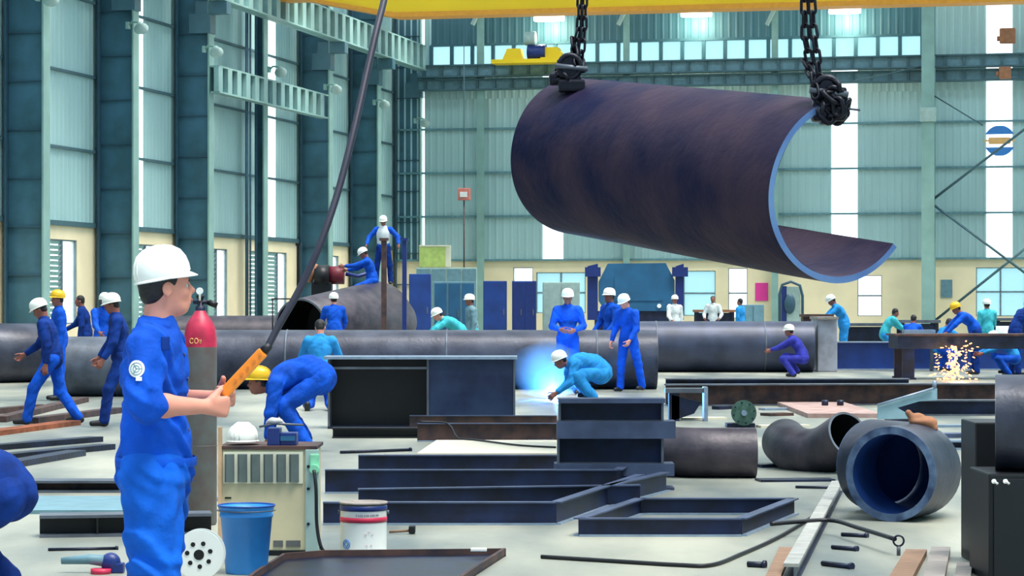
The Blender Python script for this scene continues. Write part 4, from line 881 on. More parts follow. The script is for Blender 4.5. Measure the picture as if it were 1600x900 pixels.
# rail from the lower centre right
A, B_ = G(1236, 905), G(1308, 768); d = (B_ - A); t = thing('angle_bar', 'long pale steel rail running away from the lower edge towards the large elbow', 'steel rail', (A + B_) / 2)
def along(A, B, w_, z0, z1, off=0):
    d = (B - A).normalized(); n = Vector((d.y, -d.x, 0)); q = MB(); a0 = A + n * (off - w_ / 2); a1 = A + n * (off + w_ / 2); b0 = B + n * (off - w_ / 2); b1 = B + n * (off + w_ / 2); up = Vector((0, 0, 1))
    q.add([a0 + up * z0, a1 + up * z0, b1 + up * z0, b0 + up * z0, a0 + up * z1, a1 + up * z1, b1 + up * z1, b0 + up * z1], [(0, 1, 2, 3), (4, 5, 6, 7), (0, 1, 5, 4), (1, 2, 6, 5), (2, 3, 7, 6), (3, 0, 4, 7)]); return q
along(A, B_, .09, .07, .09).build('top_flange', mat('pale rail steel', s2l(176, 176, 172), .45, .1, var=.15, scale=8), t); along(A, B_, .012, .01, .07, .02).build('web', M['steelgrey'], t); along(A, B_, .1, 0, .01).build('foot_flange', M['steel'], t)  # top flange is paler than the web and foot
def plank(name, lab, cat, A, B, w_, h_, m, group=None): o = along(A, B, w_, 0, h_).build(name, M[m]); return tag(o, lab, cat, group)
plank('timber_plank', 'short brown timber beside the pale rail at the lower edge', 'plank', G(1205, 915), G(1228, 862), .085, .03, 'wood')
plank('timber_plank', 'pinkish brown plank near the ring bolt, lower right', 'plank', G(1400, 925), G(1432, 868), .13, .04, 'wood')
plank('timber_plank', 'pale grey plank between the brown plank and the grey one, lower right', 'plank', G(1456, 925), G(1470, 864), .12, .04, 'woodgrey')
plank('timber_plank', 'grey plank nearest the black cabinets, lower right', 'plank', G(1503, 920), G(1507, 888), .09, .035, 'woodgrey')
def rodf(lab, a, b_, r_=.012, m='steel', nm='steel_rod', cat='steel rod'):
    A = G(*a); B_ = G(*b_); A.z = B_.z = r_; q = MB(); q.tube([A, A.lerp(B_, .5), B_], r_, 8); q.tube([B_ , B_ + (B_ - A).normalized() * .02], r_ * 1.5, 8); tag(q.build(nm, M[m]), lab, cat)
rodf('thin dark rod on the floor under the bent elbow pipe', (1243, 763), (1308, 764)); rodf('dark rod lying right of the pale rail, nearest the elbow', (1315, 838), (1352, 840), .014); rodf('dark rod lying right of the pale rail, middle one', (1300, 858), (1336, 861), .014)
rodf('dark rod lying right of the pale rail, lowest one', (1285, 884), (1328, 889), .016); rodf('short dark bar on the floor left of the brown timber', (1168, 886), (1192, 887), .018); rodf('dark rod on the floor behind the beige welding machine', (532, 709), (640, 705), .016)
rodf('dark flat bar on the pale plate', (825, 692), (862, 692), .02)
def ring(lab, px, py, Yd):
    t = thing('ring_bolt', lab, 'ring bolt', Vector((X_(px, Yd), Yd, 0))); c = P(px, py, Yd)
    b = MB(); b.tube([c + Vector((math.cos(a) * .033, 0, math.sin(a) * .033)) for a in [i * math.pi / 8 for i in range(16)]], .007, 6, closed=True); b.build('ring', M['steel'], t); b = MB(); b.cyl((c.x, c.y, 0), c - Vector((0, 0, .035)), .012); b.build('shank', M['steelgrey'], t)
ring('ring bolt standing on the floor at the end of the brown plank', 1404, 845, 6400 / (868 - 470))
def cable(lab, pts, r_=.012, z=0, m='rubber', nm='power_cable'):
    q = catmull([G(*p) + Vector((0, 0, r_ + z)) for p in pts], 8); b = MB(); b.tube(q, r_, 8); return tag(b.build(nm, M[m]), lab, 'cable')
cable('black cable curving over the floor from the bottom centre up to the elbow pipes', [(846, 873), (960, 880), (1060, 886), (1112, 886), (1160, 868), (1215, 843), (1262, 815), (1292, 796)], .013)
cable('black cable crossing the pale rail', [(1205, 842), (1250, 838), (1300, 836), (1340, 848), (1398, 867)], .015, .085)
q = catmull([P(656, 659, 29.1), P(690, 660, 29.1), P(704, 666, 28.95), P(716, 685, 28.7), P(745, 693, 28.4), P(810, 701, 27.4), P(868, 705, 27.0)], 8)
b = MB(); b.tube([Vector((v.x, v.y, max(v.z, .055))) for v in q], .011, 8); tag(b.build('power_cable', M['rubber']), 'thin cable drooping from the brown channel across the pale plate', 'cable')
for lab, a, c, w_, h_, m_ in (('pale flat bar on the floor right of the green motor, upper', (1190, 641), (1250, 640), .22, .03, 'steellight'), ('dark flat bar on the floor right of the green motor', (1196, 650), (1232, 649), .25, .04, 'rusty'),
        ('long pale strip on the floor behind the bent elbow pipe', (1185, 668), (1262, 667), .2, .03, 'paleplaster'), ('pale steel strip in front of the pale blue bracket', (1372, 668), (1520, 667), .2, .03, 'steellight'),
        ('blue grey steel strip behind the large elbow pipe', (1350, 684), (1519, 683), .3, .05, 'band'), ('short dark bar lying in front of the pale blue bracket', (1386, 660), (1418, 659), .1, .04, 'steel'),
        ('dark bar at the left of the green motor', (1118, 640), (1142, 639), .15, .05, 'steel'), ('thin pale strip on the floor left of the green motor', (1060, 656), (1132, 655), .2, .03, 'paleplaster'),
        ('dark steel strip on the floor between the first two elbow pipes', (1182, 730), (1212, 729), .2, .03, 'steel'), ('dark steel strip under the bent elbow pipe, nearest the viewer', (1184, 752), (1300, 751), .25, .02, 'steel')):
    plank('steel_flat', lab, 'steel bar', G(*a), G(*c), w_, h_, m_)
# tray at the bottom edge
t = thing('steel_tray', 'dark blue steel tray lying at the bottom edge, rusty rim', 'steel tray', G(600, 905))
poly = [(398, 905), (442, 877), (505, 872), (790, 869), (735, 905)]; gp = [G(*p) for p in poly]; front = [G(660, 960), G(330, 960)]
ring_ = gp + front; b = MB(); hgt = .05
for i in range(len(ring_)):
    A, B_ = ring_[i], ring_[(i + 1) % len(ring_)]; d = (B_ - A).normalized(); n = Vector((d.y, -d.x, 0)) * .02; up = Vector((0, 0, hgt))
    b.add([A, A + n, B_ + n, B_, A + up, A + n + up, B_ + n + up, B_ + up], [(0, 1, 2, 3), (4, 5, 6, 7), (0, 1, 5, 4), (2, 3, 7, 6), (0, 3, 7, 4), (1, 2, 6, 5)])
b.build('rim', M['rusty'], t); b = MB(); b.add([v + Vector((0, 0, .012)) for v in ring_] + [v + Vector((0, 0, .002)) for v in ring_], [tuple(range(len(ring_))), tuple(range(len(ring_), 2 * len(ring_)))[::-1]] + [(i, (i + 1) % 7, 7 + (i + 1) % 7, 7 + i) for i in range(7)]); b.build('tray_floor', mat('navy glossy plate', s2l(10, 24, 64), .35, .2, var=.3, scale=5, col2=s2l(5, 10, 28)), t)
b = MB(); b.box(G(748, 874) + Vector((0, 0, .06)), (.1, .06, .02), bev=.005); tag(b.build('steel_block', M['white']), 'small bright block on the rusty rim of the tray', 'block')

# left floor: planks, beams
plank('steel_flat', 'rusty brown plank on the floor at the left edge', 'plank', G(-40, 684), G(112, 664), .25, .06, 'rust')
for i, (a, c, lab) in enumerate((((-30, 705), (150, 690), 'dark flat bar at the left edge, top one'), ((-30, 722), (168, 702), 'dark flat bar at the left edge, middle one'), ((-30, 738), (120, 712), 'dark flat bar at the left edge, lowest one'))):
    plank('steel_flat', lab, 'steel bar', G(*a), G(*c), .2, .06, 'steel')
for a, c, lab in (((0, 660), (130, 628), 'rusty bar behind the walking worker, upper'), ((50, 662), (185, 645), 'rusty bar between the two walking workers'), ((-20, 648), (60, 640), 'reddish bar at the far left behind the walking worker')):
    plank('steel_flat', lab, 'steel bar', G(*a), G(*c), .18, .08, 'rusty')
ibeam('steel_beam', 'dark beam with rusty end behind the man in front, left', G(40, 768), G(330, 768), .10, .3, m='rusty', fm='steelgrey')
ibeam('steel_beam', 'dark beam with a stiffener on the floor left of the man in front', G(62, 838), G(330, 834), .15, .25, m='black', fm='steelgrey', stiff=2)
b = MB(); b.bx(X_(40, 20), X_(330, 20), 19.2, 20.6, 0, .03); tag(b.build('steel_plate', M['tealgrey']), 'grey green plate on the floor between the two left beams', 'steel plate')
rodf('thin dark strip on the floor between the crouching and the standing man', (75, 861), (180, 859), .01)
t = thing('grinder', 'grey and red hand grinder on the floor left of the man in front', 'grinder', G(165, 890)); c = G(165, 895)
b = MB(); b.tube([c + Vector((-.26, 0, .07)), c + Vector((-.1, 0, .08)), c + Vector((.0, 0, .07))], [.02, .03, .035], 14); b.build('handle', M['tealgrey'], t)
b = MB(); b.ell(c + Vector((.03, 0, .06)), (.06, .05, .06)); b.box(c + Vector((.07, .0, .03)), (.08, .08, .06), bev=.01); b.build('motor_housing', M['navy'], t)
b = MB(); b.cyl(c + Vector((-.02, -.05, .0)), c + Vector((-.02, -.05, .03)), .06); b.build('guard', M['redpaint'], t)

# ---------------------------------------------------------------- things around the man in front
Yd = 18.3; c = Vector((X_(313, Yd), Yd, 0)); t = thing('gas_cylinder', 'tall worn grey gas cylinder with a red shoulder behind the man in front', 'gas cylinder', c)
rr = .118; b = MB(); b.lathe([(.001, 0), (rr - .01, 0), (rr, .015), (rr, 1.27)], c, 40); b.lathe([(rr + .001, .56), (rr + .003, .565), (rr + .001, .57)], c, 40); b.build('body', M['cylgrey'], t)
b = MB(); b.lathe([(rr, 1.27), (rr * .995, 1.33), (rr * .93, 1.39), (rr * .8, 1.44), (rr * .58, 1.48), (.045, 1.515), (.036, 1.53)], c, 40); b.build('shoulder', M['cylred'], t)
b = MB(); b.lathe([(.036, 1.528), (.036, 1.56), (.02, 1.565), (.02, 1.62), (.001, 1.62)], c, 20); b.cyl(c + Vector((-.05, 0, 1.59)), c + Vector((.06, 0, 1.59)), .016); v_ = b.build('valve', M['steelw'], t)
b = MB(); b.cyl(c + Vector((.06, 0, 1.59)), c + Vector((.12, 0, 1.565)), .022); b.cyl(c + Vector((0, 0, 1.62)), c + Vector((0, 0, 1.64)), .03, n=10); b.build('valve_knob', M['black'], v_) if False else b.build('valve_knob', M['black'], t)
b = MB(); b.cyl(c + Vector((.0, -.03, 1.67)), c + Vector((.0, -.045, 1.67)), .025, n=20); b.cyl(c + Vector((0, -.03, 1.6)), c + Vector((0, -.03, 1.67)), .008); b.build('gauge', M['white'], t)
def cylpt(a, z): return c + Vector((math.sin(a) * (rr + .002), -math.cos(a) * (rr + .002), z))
b = MB()
b.tube([cylpt(-.42 + .12 * math.cos(a), 1.315 + .018 * math.sin(a)) for a in [.6 + i * 5.0 / 10 for i in range(11)]], .0035, 5)
b.tube([cylpt(-.12 + .11 * math.cos(a), 1.315 + .018 * math.sin(a)) for a in [i * math.pi / 6 for i in range(12)]], .0035, 5, closed=True)
b.tube([cylpt(.08, 1.305), cylpt(.08, 1.322), cylpt(.16, 1.322), cylpt(.16, 1.31), cylpt(.08, 1.30), cylpt(.17, 1.297)], .0028, 5); b.build('stencilled_letters', M['signor'], t)

# beige welding machine
Yd = 16.08; x0, x1 = X_(344, Yd), X_(492, Yd); H_ = Zy(697, Yd)
t = thing('welding_machine', 'beige box welding machine with louvred front, behind the blue bucket', 'welding machine', ((x0 + x1) / 2, Yd + .25, 0))
b = MB(); b.bx(x0, x1, Yd, Yd + .5, .03, H_ - .02, bev=.008); b.build('case', M['beige'], t)
b = MB(); b.bx(x0 - .008, x1 + .015, Yd - .012, Yd + .51, H_ - .02, H_); b.build('lid', M['rusty'], t)
b = MB(); b.bx(x0 + .02, x0 + .52, Yd - .008, Yd - .001, H_ - .235, H_ - .035); fp = b.build('louvre_panel', M['beigelight'], t)
for i in range(6):
    b = MB(); xx = x0 + .03 + i * .081; b.bx(xx, xx + .06, Yd - .014, Yd - .009, H_ - .225, H_ - .05); b.box((xx + .03, Yd - .02, H_ - .138), (.05, .02, .17), Matrix.Rotation(.5, 3, 'Z')); b.build('louvre', mat('louvre shadow paint', s2l(98, 112, 112), .5), fp)
b = MB(); b.bx(x0 - .012, x0 + .012, Yd - .02, Yd + .02, 0, H_ + .12); b.build('corner_post', mat('salmon corner post', s2l(214, 176, 140), .6), t)
b = MB(); b.bx(x1 - .06, x1 + .025, Yd - .015, Yd + .03, .02, H_ - .02, bev=.006); b.build('side_rail', M['greybox'], t)
b = MB(); b.bx(x1 - .26, x1 - .2, Yd - .006, Yd, .055, .095); b.bx(x1 - .18, x1 - .09, Yd - .006, Yd, .055, .095); b.build('name_plate', M['cylgrey'], t)
b = MB(); b.bx(x0 + .03, x0 + .07, Yd - .005, Yd, H_ - .33, H_ - .32); b.bx(x0, x1, Yd - .01, Yd + .5, .0, .03); b.build('base_strip', M['black'], t)
for z in (.56, .42, .2): b = MB(); b.cyl((x1 - .04, Yd - .022, z), (x1 - .04, Yd - .012, z), .01, n=8); b.build('screw', M['steel'], t)
b = MB(); b.cyl((x1 + .0, Yd - .06, .545), (x1 + .0, Yd - .01, .545), .03, n=12); b.box((x1 + .0, Yd - .02, .58), (.06, .02, .12), bev=.01); b.build('outlet', mat('mint socket', s2l(150, 230, 190), .5), t)
q = catmull([Vector((x1 + .0, Yd - .07, .54)), Vector((x1 + .015, Yd - .1, .42)), Vector((x1 + .02, Yd - .1, .2)), Vector((x1 + .05, Yd - .12, .06)), Vector((x1 + .1, Yd - .1, .012))]); b = MB(); b.tube(q, .011, 8); b.build('supply_cable', M['rubber'], t)
# white helmet on the machine
o = bpy.data.objects.new('hard_hat', hat_mesh(M['hatw'])); COL.objects.link(o); o.location = (X_(379, Yd + .15), Yd + .16, H_ + .036); o.rotation_euler = (0, 0, math.radians(70)); o.scale = (.92,) * 3
tag(o, 'white hard hat lying on the lid of the beige welding machine', 'hard hat')
t = thing('battery_box', 'small blue black box on the welding machine beside the hard hat', 'box', (X_(440, Yd), Yd + .15, H_))
b = MB(); b.bx(X_(416, Yd), X_(436, Yd), Yd + .05, Yd + .2, H_, H_ + .11, bev=.006); b.bx(X_(436, Yd), X_(462, Yd), Yd + .06, Yd + .2, H_, H_ + .08, bev=.006); b.build('case', M['navy'], t)
b = MB(); b.bx(X_(437, Yd), X_(460, Yd), Yd + .05, Yd + .055, H_ + .03, H_ + .06); b.build('display_panel', M['tealmach'], t)
b = MB(); b.tube([P(405, 667, Yd + .1), P(430, 662, Yd + .1), P(474, 664, Yd + .1)], .008, 6); b.build('handle', M['steelgrey'], t)
t = thing('cloth_glove', 'crumpled pale glove on the small box on the welding machine', 'glove', P(430, 663, Yd + .12)); sdf_mesh('cloth', [('e', Vector((0, 0, .02)), [.05, .035, .022], None, .01), ('c', Vector((.02, 0, .02)), Vector((.06, 0, .0)), .014, .01, .01), ('c', Vector((-.02, 0, .03)), Vector((-.05, 0, .01)), .014, .01, .01)], .004, M['glove'], t)

# bucket
Yd = 15.05; c = Vector((X_(385, Yd), Yd, 0)); t = thing('bucket', 'light blue plastic bucket in front of the welding machine', 'bucket', c)
b = MB(); b.lathe([(.001, 0), (.118, 0), (.122, .01), (.152, .33), (.158, .332), (.158, .35), (.154, .352), (.163, .385), (.167, .395), (.160, .397), (.148, .34), (.115, .015), (.001, .012)], c, 44); b.build('body', M['bucket'], t)
b = MB(); b.tube([c + Vector((math.cos(a) * .165, math.sin(a) * .165, .398)) for a in [i * math.pi / 20 for i in range(40)]], .006, 6, closed=True); b.build('rim', M['bucketlight'], t)
b = MB(); b.tube([c + Vector((math.cos(a) * .17, -math.sin(a) * .165, .37 - .0 * a)) for a in [i * math.pi / 14 for i in range(15)]], .004, 6); b.build('handle', M['steelgrey'], t)
# reel
Yd = 14.7; c = Vector((X_(311, Yd), Yd, .142)); t = thing('wire_reel', 'white round wire reel with black holes beside the blue bucket', 'wire reel', (c.x, c.y, 0))
for dy, nm in ((0, 'front_flange'), (.1, 'rear_flange')): b = MB(); b.cyl(c + Vector((0, dy - .006, 0)), c + Vector((0, dy + .006, 0)), .142, n=48); b.build(nm, M['white'], t)
b = MB(); b.cyl(c + Vector((0, .006, 0)), c + Vector((0, .094, 0)), .09, n=32); b.build('wire_coil', M['steelgrey'], t)
b = MB(); b.cyl(c + Vector((0, -.009, 0)), c + Vector((0, -.0055, 0)), .03, n=24); b.build('hub_hole', M['black'], t)
for k in range(7): a = k * 2 * math.pi / 7 + .3; b = MB(); q = c + Vector((math.cos(a) * .068, 0, math.sin(a) * .068)); b.cyl(q + Vector((0, -.009, 0)), q + Vector((0, -.0055, 0)), .0135, n=12); b.build('hole', M['black'], t)
# paint pail
Yd = 16.25; c = Vector((X_(568, Yd), Yd, 0)); rr = .148; t = thing('paint_pail', 'white metal paint pail with a red band, on the floor in front of the frames', 'paint pail', c)
b = MB(); b.lathe([(.001, 0), (rr - .003, 0), (rr, .006), (rr - .001, .012), (rr - .001, .3), (rr + .002, .306)], c, 48); b.build('body', M['white'], t)
b = MB(); b.lathe([(rr + .0005, .312), (rr + .006, .316), (rr + .004, .326), (rr - .01, .326), (rr - .014, .318), (.001, .318)], c, 48); b.build('lid', M['woodgrey'], t)
b = MB(); b.lathe([(rr + .0002, .272), (rr + .0026, .273), (rr + .0026, .305), (rr + .0002, .306)], c, 48); b.build('blue_band', M['navy'], t)
b = MB(); b.lathe([(rr + .0002, .2), (rr + .0025, .201), (rr + .0025, .232), (rr + .0002, .233)], c, 48); b.build('red_band', M['redpaint'], t)
def pp(a, z): return c + Vector((math.sin(a) * (rr + .0035), -math.cos(a) * (rr + .0035), z))
b = MB()
for i in range(12):
    a0 = -.25 + i * .085; b.tube([pp(a0, .243), pp(a0 + .02, .255), pp(a0 + .045, .243)] if i % 3 else [pp(a0, .255), pp(a0, .243), pp(a0 + .04, .243)], .0018, 4)
b.build('lettering', M['navy'], t)
b = MB(); b.tube([pp(-.75 + .19 * math.cos(a), .065 + .028 * math.sin(a)) for a in [i * math.pi / 8 for i in range(16)]], .003, 5, closed=True); b.tube([pp(-.75 + .12 * math.cos(a), .065 + .02 * math.sin(a)) for a in [i * math.pi / 2 for i in range(4)]], .003, 5, closed=True); b.build('round_mark', M['signblue'], t)
b = MB()
for a0, z in ((.1, .13), (.25, .145), (.4, .13), (.15, .06), (.35, .062)): b.tube([pp(a0, z), pp(a0 + .08, z)], .002, 4)
b.build('small_print', mat('pale pink print', s2l(225, 170, 185), .5), t)
for s_ in (-1, 1): b = MB(); b.cyl(c + Vector((s_ * (rr - .002), 0, .26)), c + Vector((s_ * (rr + .014), 0, .26)), .012, n=12); b.build('handle_ear', M['steelgrey'], t)
b = MB(); b.tube([c + Vector((math.cos(a) * (rr + .01), math.sin(a) * (rr + .012), .262)) for a in [i * math.pi / 14 for i in range(15)]], .003, 6); b.build('handle', M['steelgrey'], t)
Yd = 6400 / (834 - 470); t = thing('hammer', 'short hammer with dark head on the floor right of the paint pail', 'hammer', (X_(630, Yd), Yd, 0))
b = MB(); b.tube([P(608, 831, Yd), P(640, 829, Yd)], .009, 8); b.build('handle', M['wood'], t); b = MB(); b.box(P(644, 827, Yd), (.045, .09, .05), bev=.008); b.build('head', M['black'], t)

# ---------------------------------------------------------------- far machines and furniture
def cabinet(name, lab, cat, px0, px1, ytop, Yd, m, dp=.6, doors=2, z0=0, dm=None, feet=True):
    x0, x1 = X_(px0, Yd), X_(px1, Yd); z1 = Zy(ytop, Yd); t = thing(name, lab, cat, ((x0 + x1) / 2, Yd + dp / 2, z0))
    b = MB(); b.bx(x0, x1, Yd, Yd + dp, z0, z1, bev=.02); b.build('body', M[m], t)
    w_ = (x1 - x0) / doors
    for i in range(doors): b = MB(); b.bx(x0 + i * w_ + .03, x0 + (i + 1) * w_ - .03, Yd - .03, Yd, z0 + .08, z1 - .06); d = b.build('door', M[dm or m], t); b = MB(); b.bx(x0 + (i + 1) * w_ - .12, x0 + (i + 1) * w_ - .08, Yd - .06, Yd - .03, (z0 + z1) / 2, (z0 + z1) / 2 + .2); b.build('handle', M['steelgrey'], d)
    return t
cabinet('steel_cabinet', 'dark blue cabinet left of the far cabinets, right of the upright posts', 'cabinet', 639, 673, 428, 78, 'cabblue', doors=1)
cabinet('steel_cabinet', 'grey teal cabinet beside the leftmost dark blue one, far back', 'cabinet', 678, 742, 440, 80, 'tealgrey', doors=3, dm='tealmach')
cabinet('steel_cabinet', 'blue cabinet in the middle of the far row, above the pipe', 'cabinet', 755, 792, 439, 84, 'cabblue', doors=1)
cabinet('steel_cabinet', 'blue ribbed cabinet at the right end of the far row', 'cabinet', 800, 838, 439, 84, 'cabblue', doors=2, dm='navy')
cabinet('steel_cabinet', 'pale grey cabinet behind the standing worker in the centre', 'cabinet', 848, 906, 441, 86, 'greybox', doors=2)
cabinet('shelf_rack', 'steel rack carrying the lime crate at the far left corner', 'rack', 650, 745, 418, 92, 'greybox', doors=4, dm='tealgrey')
t = thing('crate', 'lime green crate on the far rack', 'crate', (X_(680, 92), 92.3, Zy(417, 92))); b = MB(); b.bx(X_(655, 92), X_(696, 92), 92, 92.6, Zy(417, 92), Zy(386, 92)); b.build('panel', M['lime'], t); b = MB(); b.bx(X_(696, 92), X_(704, 92), 92.01, 92.6, Zy(417, 92), Zy(384, 92)); b.bx(X_(655, 92), X_(704, 92), 91.98, 92.62, Zy(385.5, 92), Zy(383, 92)); b.build('edge_post', M['beigelight'], t)
# blue machine
Yd = 82; t = thing('press_machine', 'large teal blue machine with cut corners under the hanging shell', 'machine', (X_(1000, Yd), Yd, 0))
XZ = Matrix.Translation((0, Yd, 0)) @ Matrix.Rotation(math.radians(90), 4, 'X')
b = MB(); b.prism([(X_(x, Yd), Zy(y, Yd)) for x, y in ((936, 470), (936, 440), (950, 412), (1040, 411), (1054, 438), (1054, 470), (1044, 486), (946, 486))], -.5, .05, XZ); b.build('body', M['tealmach'], t)
for xa, xb in ((918, 934), (1056, 1068)): b = MB(); b.prism([(X_(x, Yd), Zy(y, Yd)) for x, y in ((xa, 416), (xb, 412), (xb, 500), (xa, 500))], -.3, .1, XZ); b.box((X_((xa + xb) / 2, Yd), Yd - .15, Zy(425, Yd)), (.5, .2, .3)); b.build('side_frame', M['navy'], t)
b = MB(); b.bx(X_(930, Yd), X_(1064, Yd), Yd, Yd + .8, 0, Zy(486, Yd)); b.build('base', M['steelw'], t)
b = MB(); b.bx(X_(960, Yd), X_(1036, Yd), Yd - .08, Yd - .05, Zy(470, Yd), Zy(430, Yd)); b.build('front_panel', M['tealmach'], t)
for px in (946, 958, 1030, 1046): b = MB(); b.cyl(P(px, 478, Yd - .1), P(px, 478, Yd - .02), .07, n=12); b.build('bolt', M['white'], t)
# arched gate
Yd = 90; t = thing('arched_frame', 'grey arched metal frame against the far wall right of the pink poster', 'frame', (X_(1236, Yd), Yd, 0))
b = MB(); pts = [Vector((X_(1218, Yd), Yd, 0)), P(1218, 460, Yd), P(1222, 445, Yd), P(1236, 440, Yd), P(1250, 446, Yd), P(1254, 462, Yd), Vector((X_(1254, Yd), Yd, 0))]; b.tube(pts, .05, 8); b.build('arch', M['flangedark'], t)
b = MB(); b.bx(X_(1221, Yd), X_(1229, Yd), Yd - .02, Yd + .3, 0, Zy(447, Yd)); b.build('dark_panel', M['navy'], t); b = MB(); b.bx(X_(1229, Yd), X_(1251, Yd), Yd, Yd + .04, 0, Zy(448, Yd)); b.build('grey_panel', M['greybox'], t); b = MB(); b.ell(P(1234, 475, Yd - .1), (.2, .1, .35)); b.build('hub', M['flangedark'], t)
# posters on the far wall
for px0, px1, y0, y1, mm, lab in ((1180, 1200, 442, 470, 'pink', 'pink poster on the cream far wall right of the blue machine'), (1470, 1488, 437, 465, 'tealgrey', 'pale blue poster on the far wall right of the teal column')):
    s = -.06; b = MB(); b.bx(tB(px0, s), tB(px1, s), s, s + .03, zB(px0, y1, s), zB(px0, y0, s)); b.bx(tB(px0 + 4, s), tB(px1 - 4, s), s - .005, s, zB(px0, (y0 + y1) / 2 + 4, s), zB(px0, (y0 + y1) / 2 - 4, s)) ; tag(b.build('poster', M[mm], T=HM), lab, 'poster')
s = -3; t_ = tB(725, s); tt = thing('crane_pendant', 'small red hanging control box on a thin cord left of the shell', 'control box', HM @ Vector((t_, s, zB(725, 313, s))), -ANG)
b = MB(); b.bx(tB(716, s), tB(735, s), s - .1, s + .1, zB(725, 313, s), zB(725, 294, s), bev=.03); b.build('box', mat('faded red paint', s2l(200, 120, 110), .5), tt, T=HM)
b = MB(); b.bx(tB(720, s), tB(731, s), s - .12, s - .1, zB(725, 308, s), zB(725, 300, s)); b.build('face_plate', M['whitecloth'], tt, T=HM)
b = MB(); b.tube([HM @ Vector((t_, s, zB(725, 294, s))), HM @ Vector((t_, s, 13))], .02, 6); b.build('cord', M['girt'], tt)
b = MB(); b.tube([HM @ Vector((t_, s, zB(725, 440, s))), HM @ Vector((t_, s, zB(725, 313, s)))], .03, 6); b.build('lower_cord', M['rusty'], tt)
# low stuff along the far side
def bench(lab, px0, px1, ytop, Yd, m, dp=.8):
    x0, x1 = X_(px0, Yd), X_(px1, Yd); z1 = Zy(ytop, Yd); t = thing('work_bench', lab, 'bench', ((x0 + x1) / 2, Yd, 0))
    b = MB(); b.bx(x0, x1, Yd, Yd + dp, z1 - .08, z1); b.build('top', M[m], t)
    for x in (x0 + .05, x1 - .15):
        for y in (Yd + .05, Yd + dp - .1): b = MB(); b.bx(x, x + .1, y, y + .1, 0, z1 - .08); b.build('leg', M['steelw'], t)
    b = MB(); b.bx(x0 + .1, x1 - .1, Yd + .1, Yd + .15, z1 - .5, z1 - .1); b.build('apron', M['steel'], t)
bench('low dark bench behind the stooping worker in pale blue, far right', 1320, 1395, 505, 70, 'steelgrey'); bench('dark bench left of the yellow helmet worker', 1405, 1470, 500, 68, 'steelgrey')
bench('dark bench along the right edge behind the yellow helmet worker', 1555, 1660, 497, 72, 'steelgrey'); bench('beige bench behind the far workers in white', 1085, 1150, 484, 84, 'leather')
cabinet('gas_locker', 'grey green locker beside the far worker in pale blue, under the pink poster', 'locker', 1158, 1194, 476, 80, 'tealgrey', doors=2)
t = thing('crate', 'pale weathered grey crate on the end of the deep blue beam', 'crate', (X_(1290, 58), 58.6, 0)); b = MB(); b.bx(X_(1274, 58), X_(1305, 58), 57.6, 58.9, 0, Zy(497, 58), bev=.03); b.build('box', M['steelgrey'] if False else mat('weathered white', s2l(176, 180, 196), .7, var=.15, scale=4), t); b = MB(); b.bx(X_(1273, 58), X_(1306, 58), 57.5, 59, Zy(499, 58), Zy(495, 58)); b.build('lid', M['woodgrey'], t)
b = MB(); b.bx(X_(1255, 62), X_(1300, 62), 62, 62.5, 0, Zy(492, 62)); b.bx(X_(1253, 62), X_(1302, 62), 61.9, 62.6, Zy(495, 62), Zy(491, 62)); tag(b.build('steel_box', M['rusty']), 'rusty brown low box behind the end of the dark pipe', 'box')
# red motor unit by the men on the pipe
t = thing('welding_manipulator', 'dark motor unit with a red drum behind the reducer pipe', 'machine', (X_(515, 62), 62, 0)); Yd = 62
b = MB(); b.cyl(P(492, 432, Yd), P(515, 432, Yd), .28, n=20); b.box(P(503, 452, Yd), (.5, .4, .35), bev=.03); b.box(P(512, 500, Yd), (.35, .35, 1.3), bev=.02); b.build('motor', M['black'], t)
b = MB(); b.cyl(P(515, 430, Yd), P(538, 430, Yd), .22, n=20); b.build('drum', mat('dark red paint', s2l(120, 30, 50), .5), t)
b = MB(); b.cyl(P(484, 425, Yd), P(492, 428, Yd), .24, n=20); b.build('end_cap', M['leather'], t)
b = MB(); b.tube([P(540, 428, Yd), P(560, 432, Yd), P(580, 425, Yd)], .05, 8); b.build('arm', M['navy'], t)
Y0 = Zy(500, 62); b = MB(); b.bx(X_(498, 62), X_(530, 62), 61.8, 62.3, 0, .6); b.build('base', M['steelw'], t)
# clutter beyond: drums of paint
for px, lab in ((1540, 'white drum behind the cutting table, by the turquoise worker'), (1568, 'pale drum at the far right behind the cutting table')):
    Yd = 66; b = MB(); c = Vector((X_(px, Yd), Yd, 0)); b.lathe([(.001, 0), (.2, 0), (.2, .02), (.21, .3), (.2, .31), (.2, .6), (.21, .61), (.2, .63), (.2, .95), (.001, .95)], c, 20); tag(b.build('drum', M['whitecloth']), lab, 'drum')

# sparks under the cutting table
b = MB(); c = P(1491, 562, 51.6); rnd = random.Random(3)
for i in range(130):
    a = rnd.uniform(0, 2 * math.pi); el = rnd.uniform(-.9, .9); L = rnd.uniform(.05, .5) ** 1; d = Vector((math.cos(a) * math.cos(el), math.sin(a) * math.cos(el) * .5, math.sin(el) * .8)).normalized()
    p = c + d * L * .9 + Vector((rnd.uniform(-.06, .06), 0, rnd.uniform(-.35, .25))); p.z = max(.03, p.z - L * L * .5); q = p + d * rnd.uniform(.02, .07); q.z = max(.02, q.z - .02); b.tube([p, q], rnd.uniform(.006, .016), 4)
for i in range(40):
    x = rnd.gauss(0, .04); p = c + Vector((x, rnd.gauss(0, .04), rnd.uniform(-.45, .3))); p.z = max(.06, p.z); b.tube([p, p + Vector((x * .3, 0, -.06))], rnd.uniform(.014, .03), 5)
tag(b.build('cutting_sparks', mat('glowing sparks', (1, .5, .2), .5, var=.2, scale=9, emit=1.5, col2=(1, .3, .15))), 'burst of orange cutting sparks under the cutting table', 'sparks', kind='stuff')
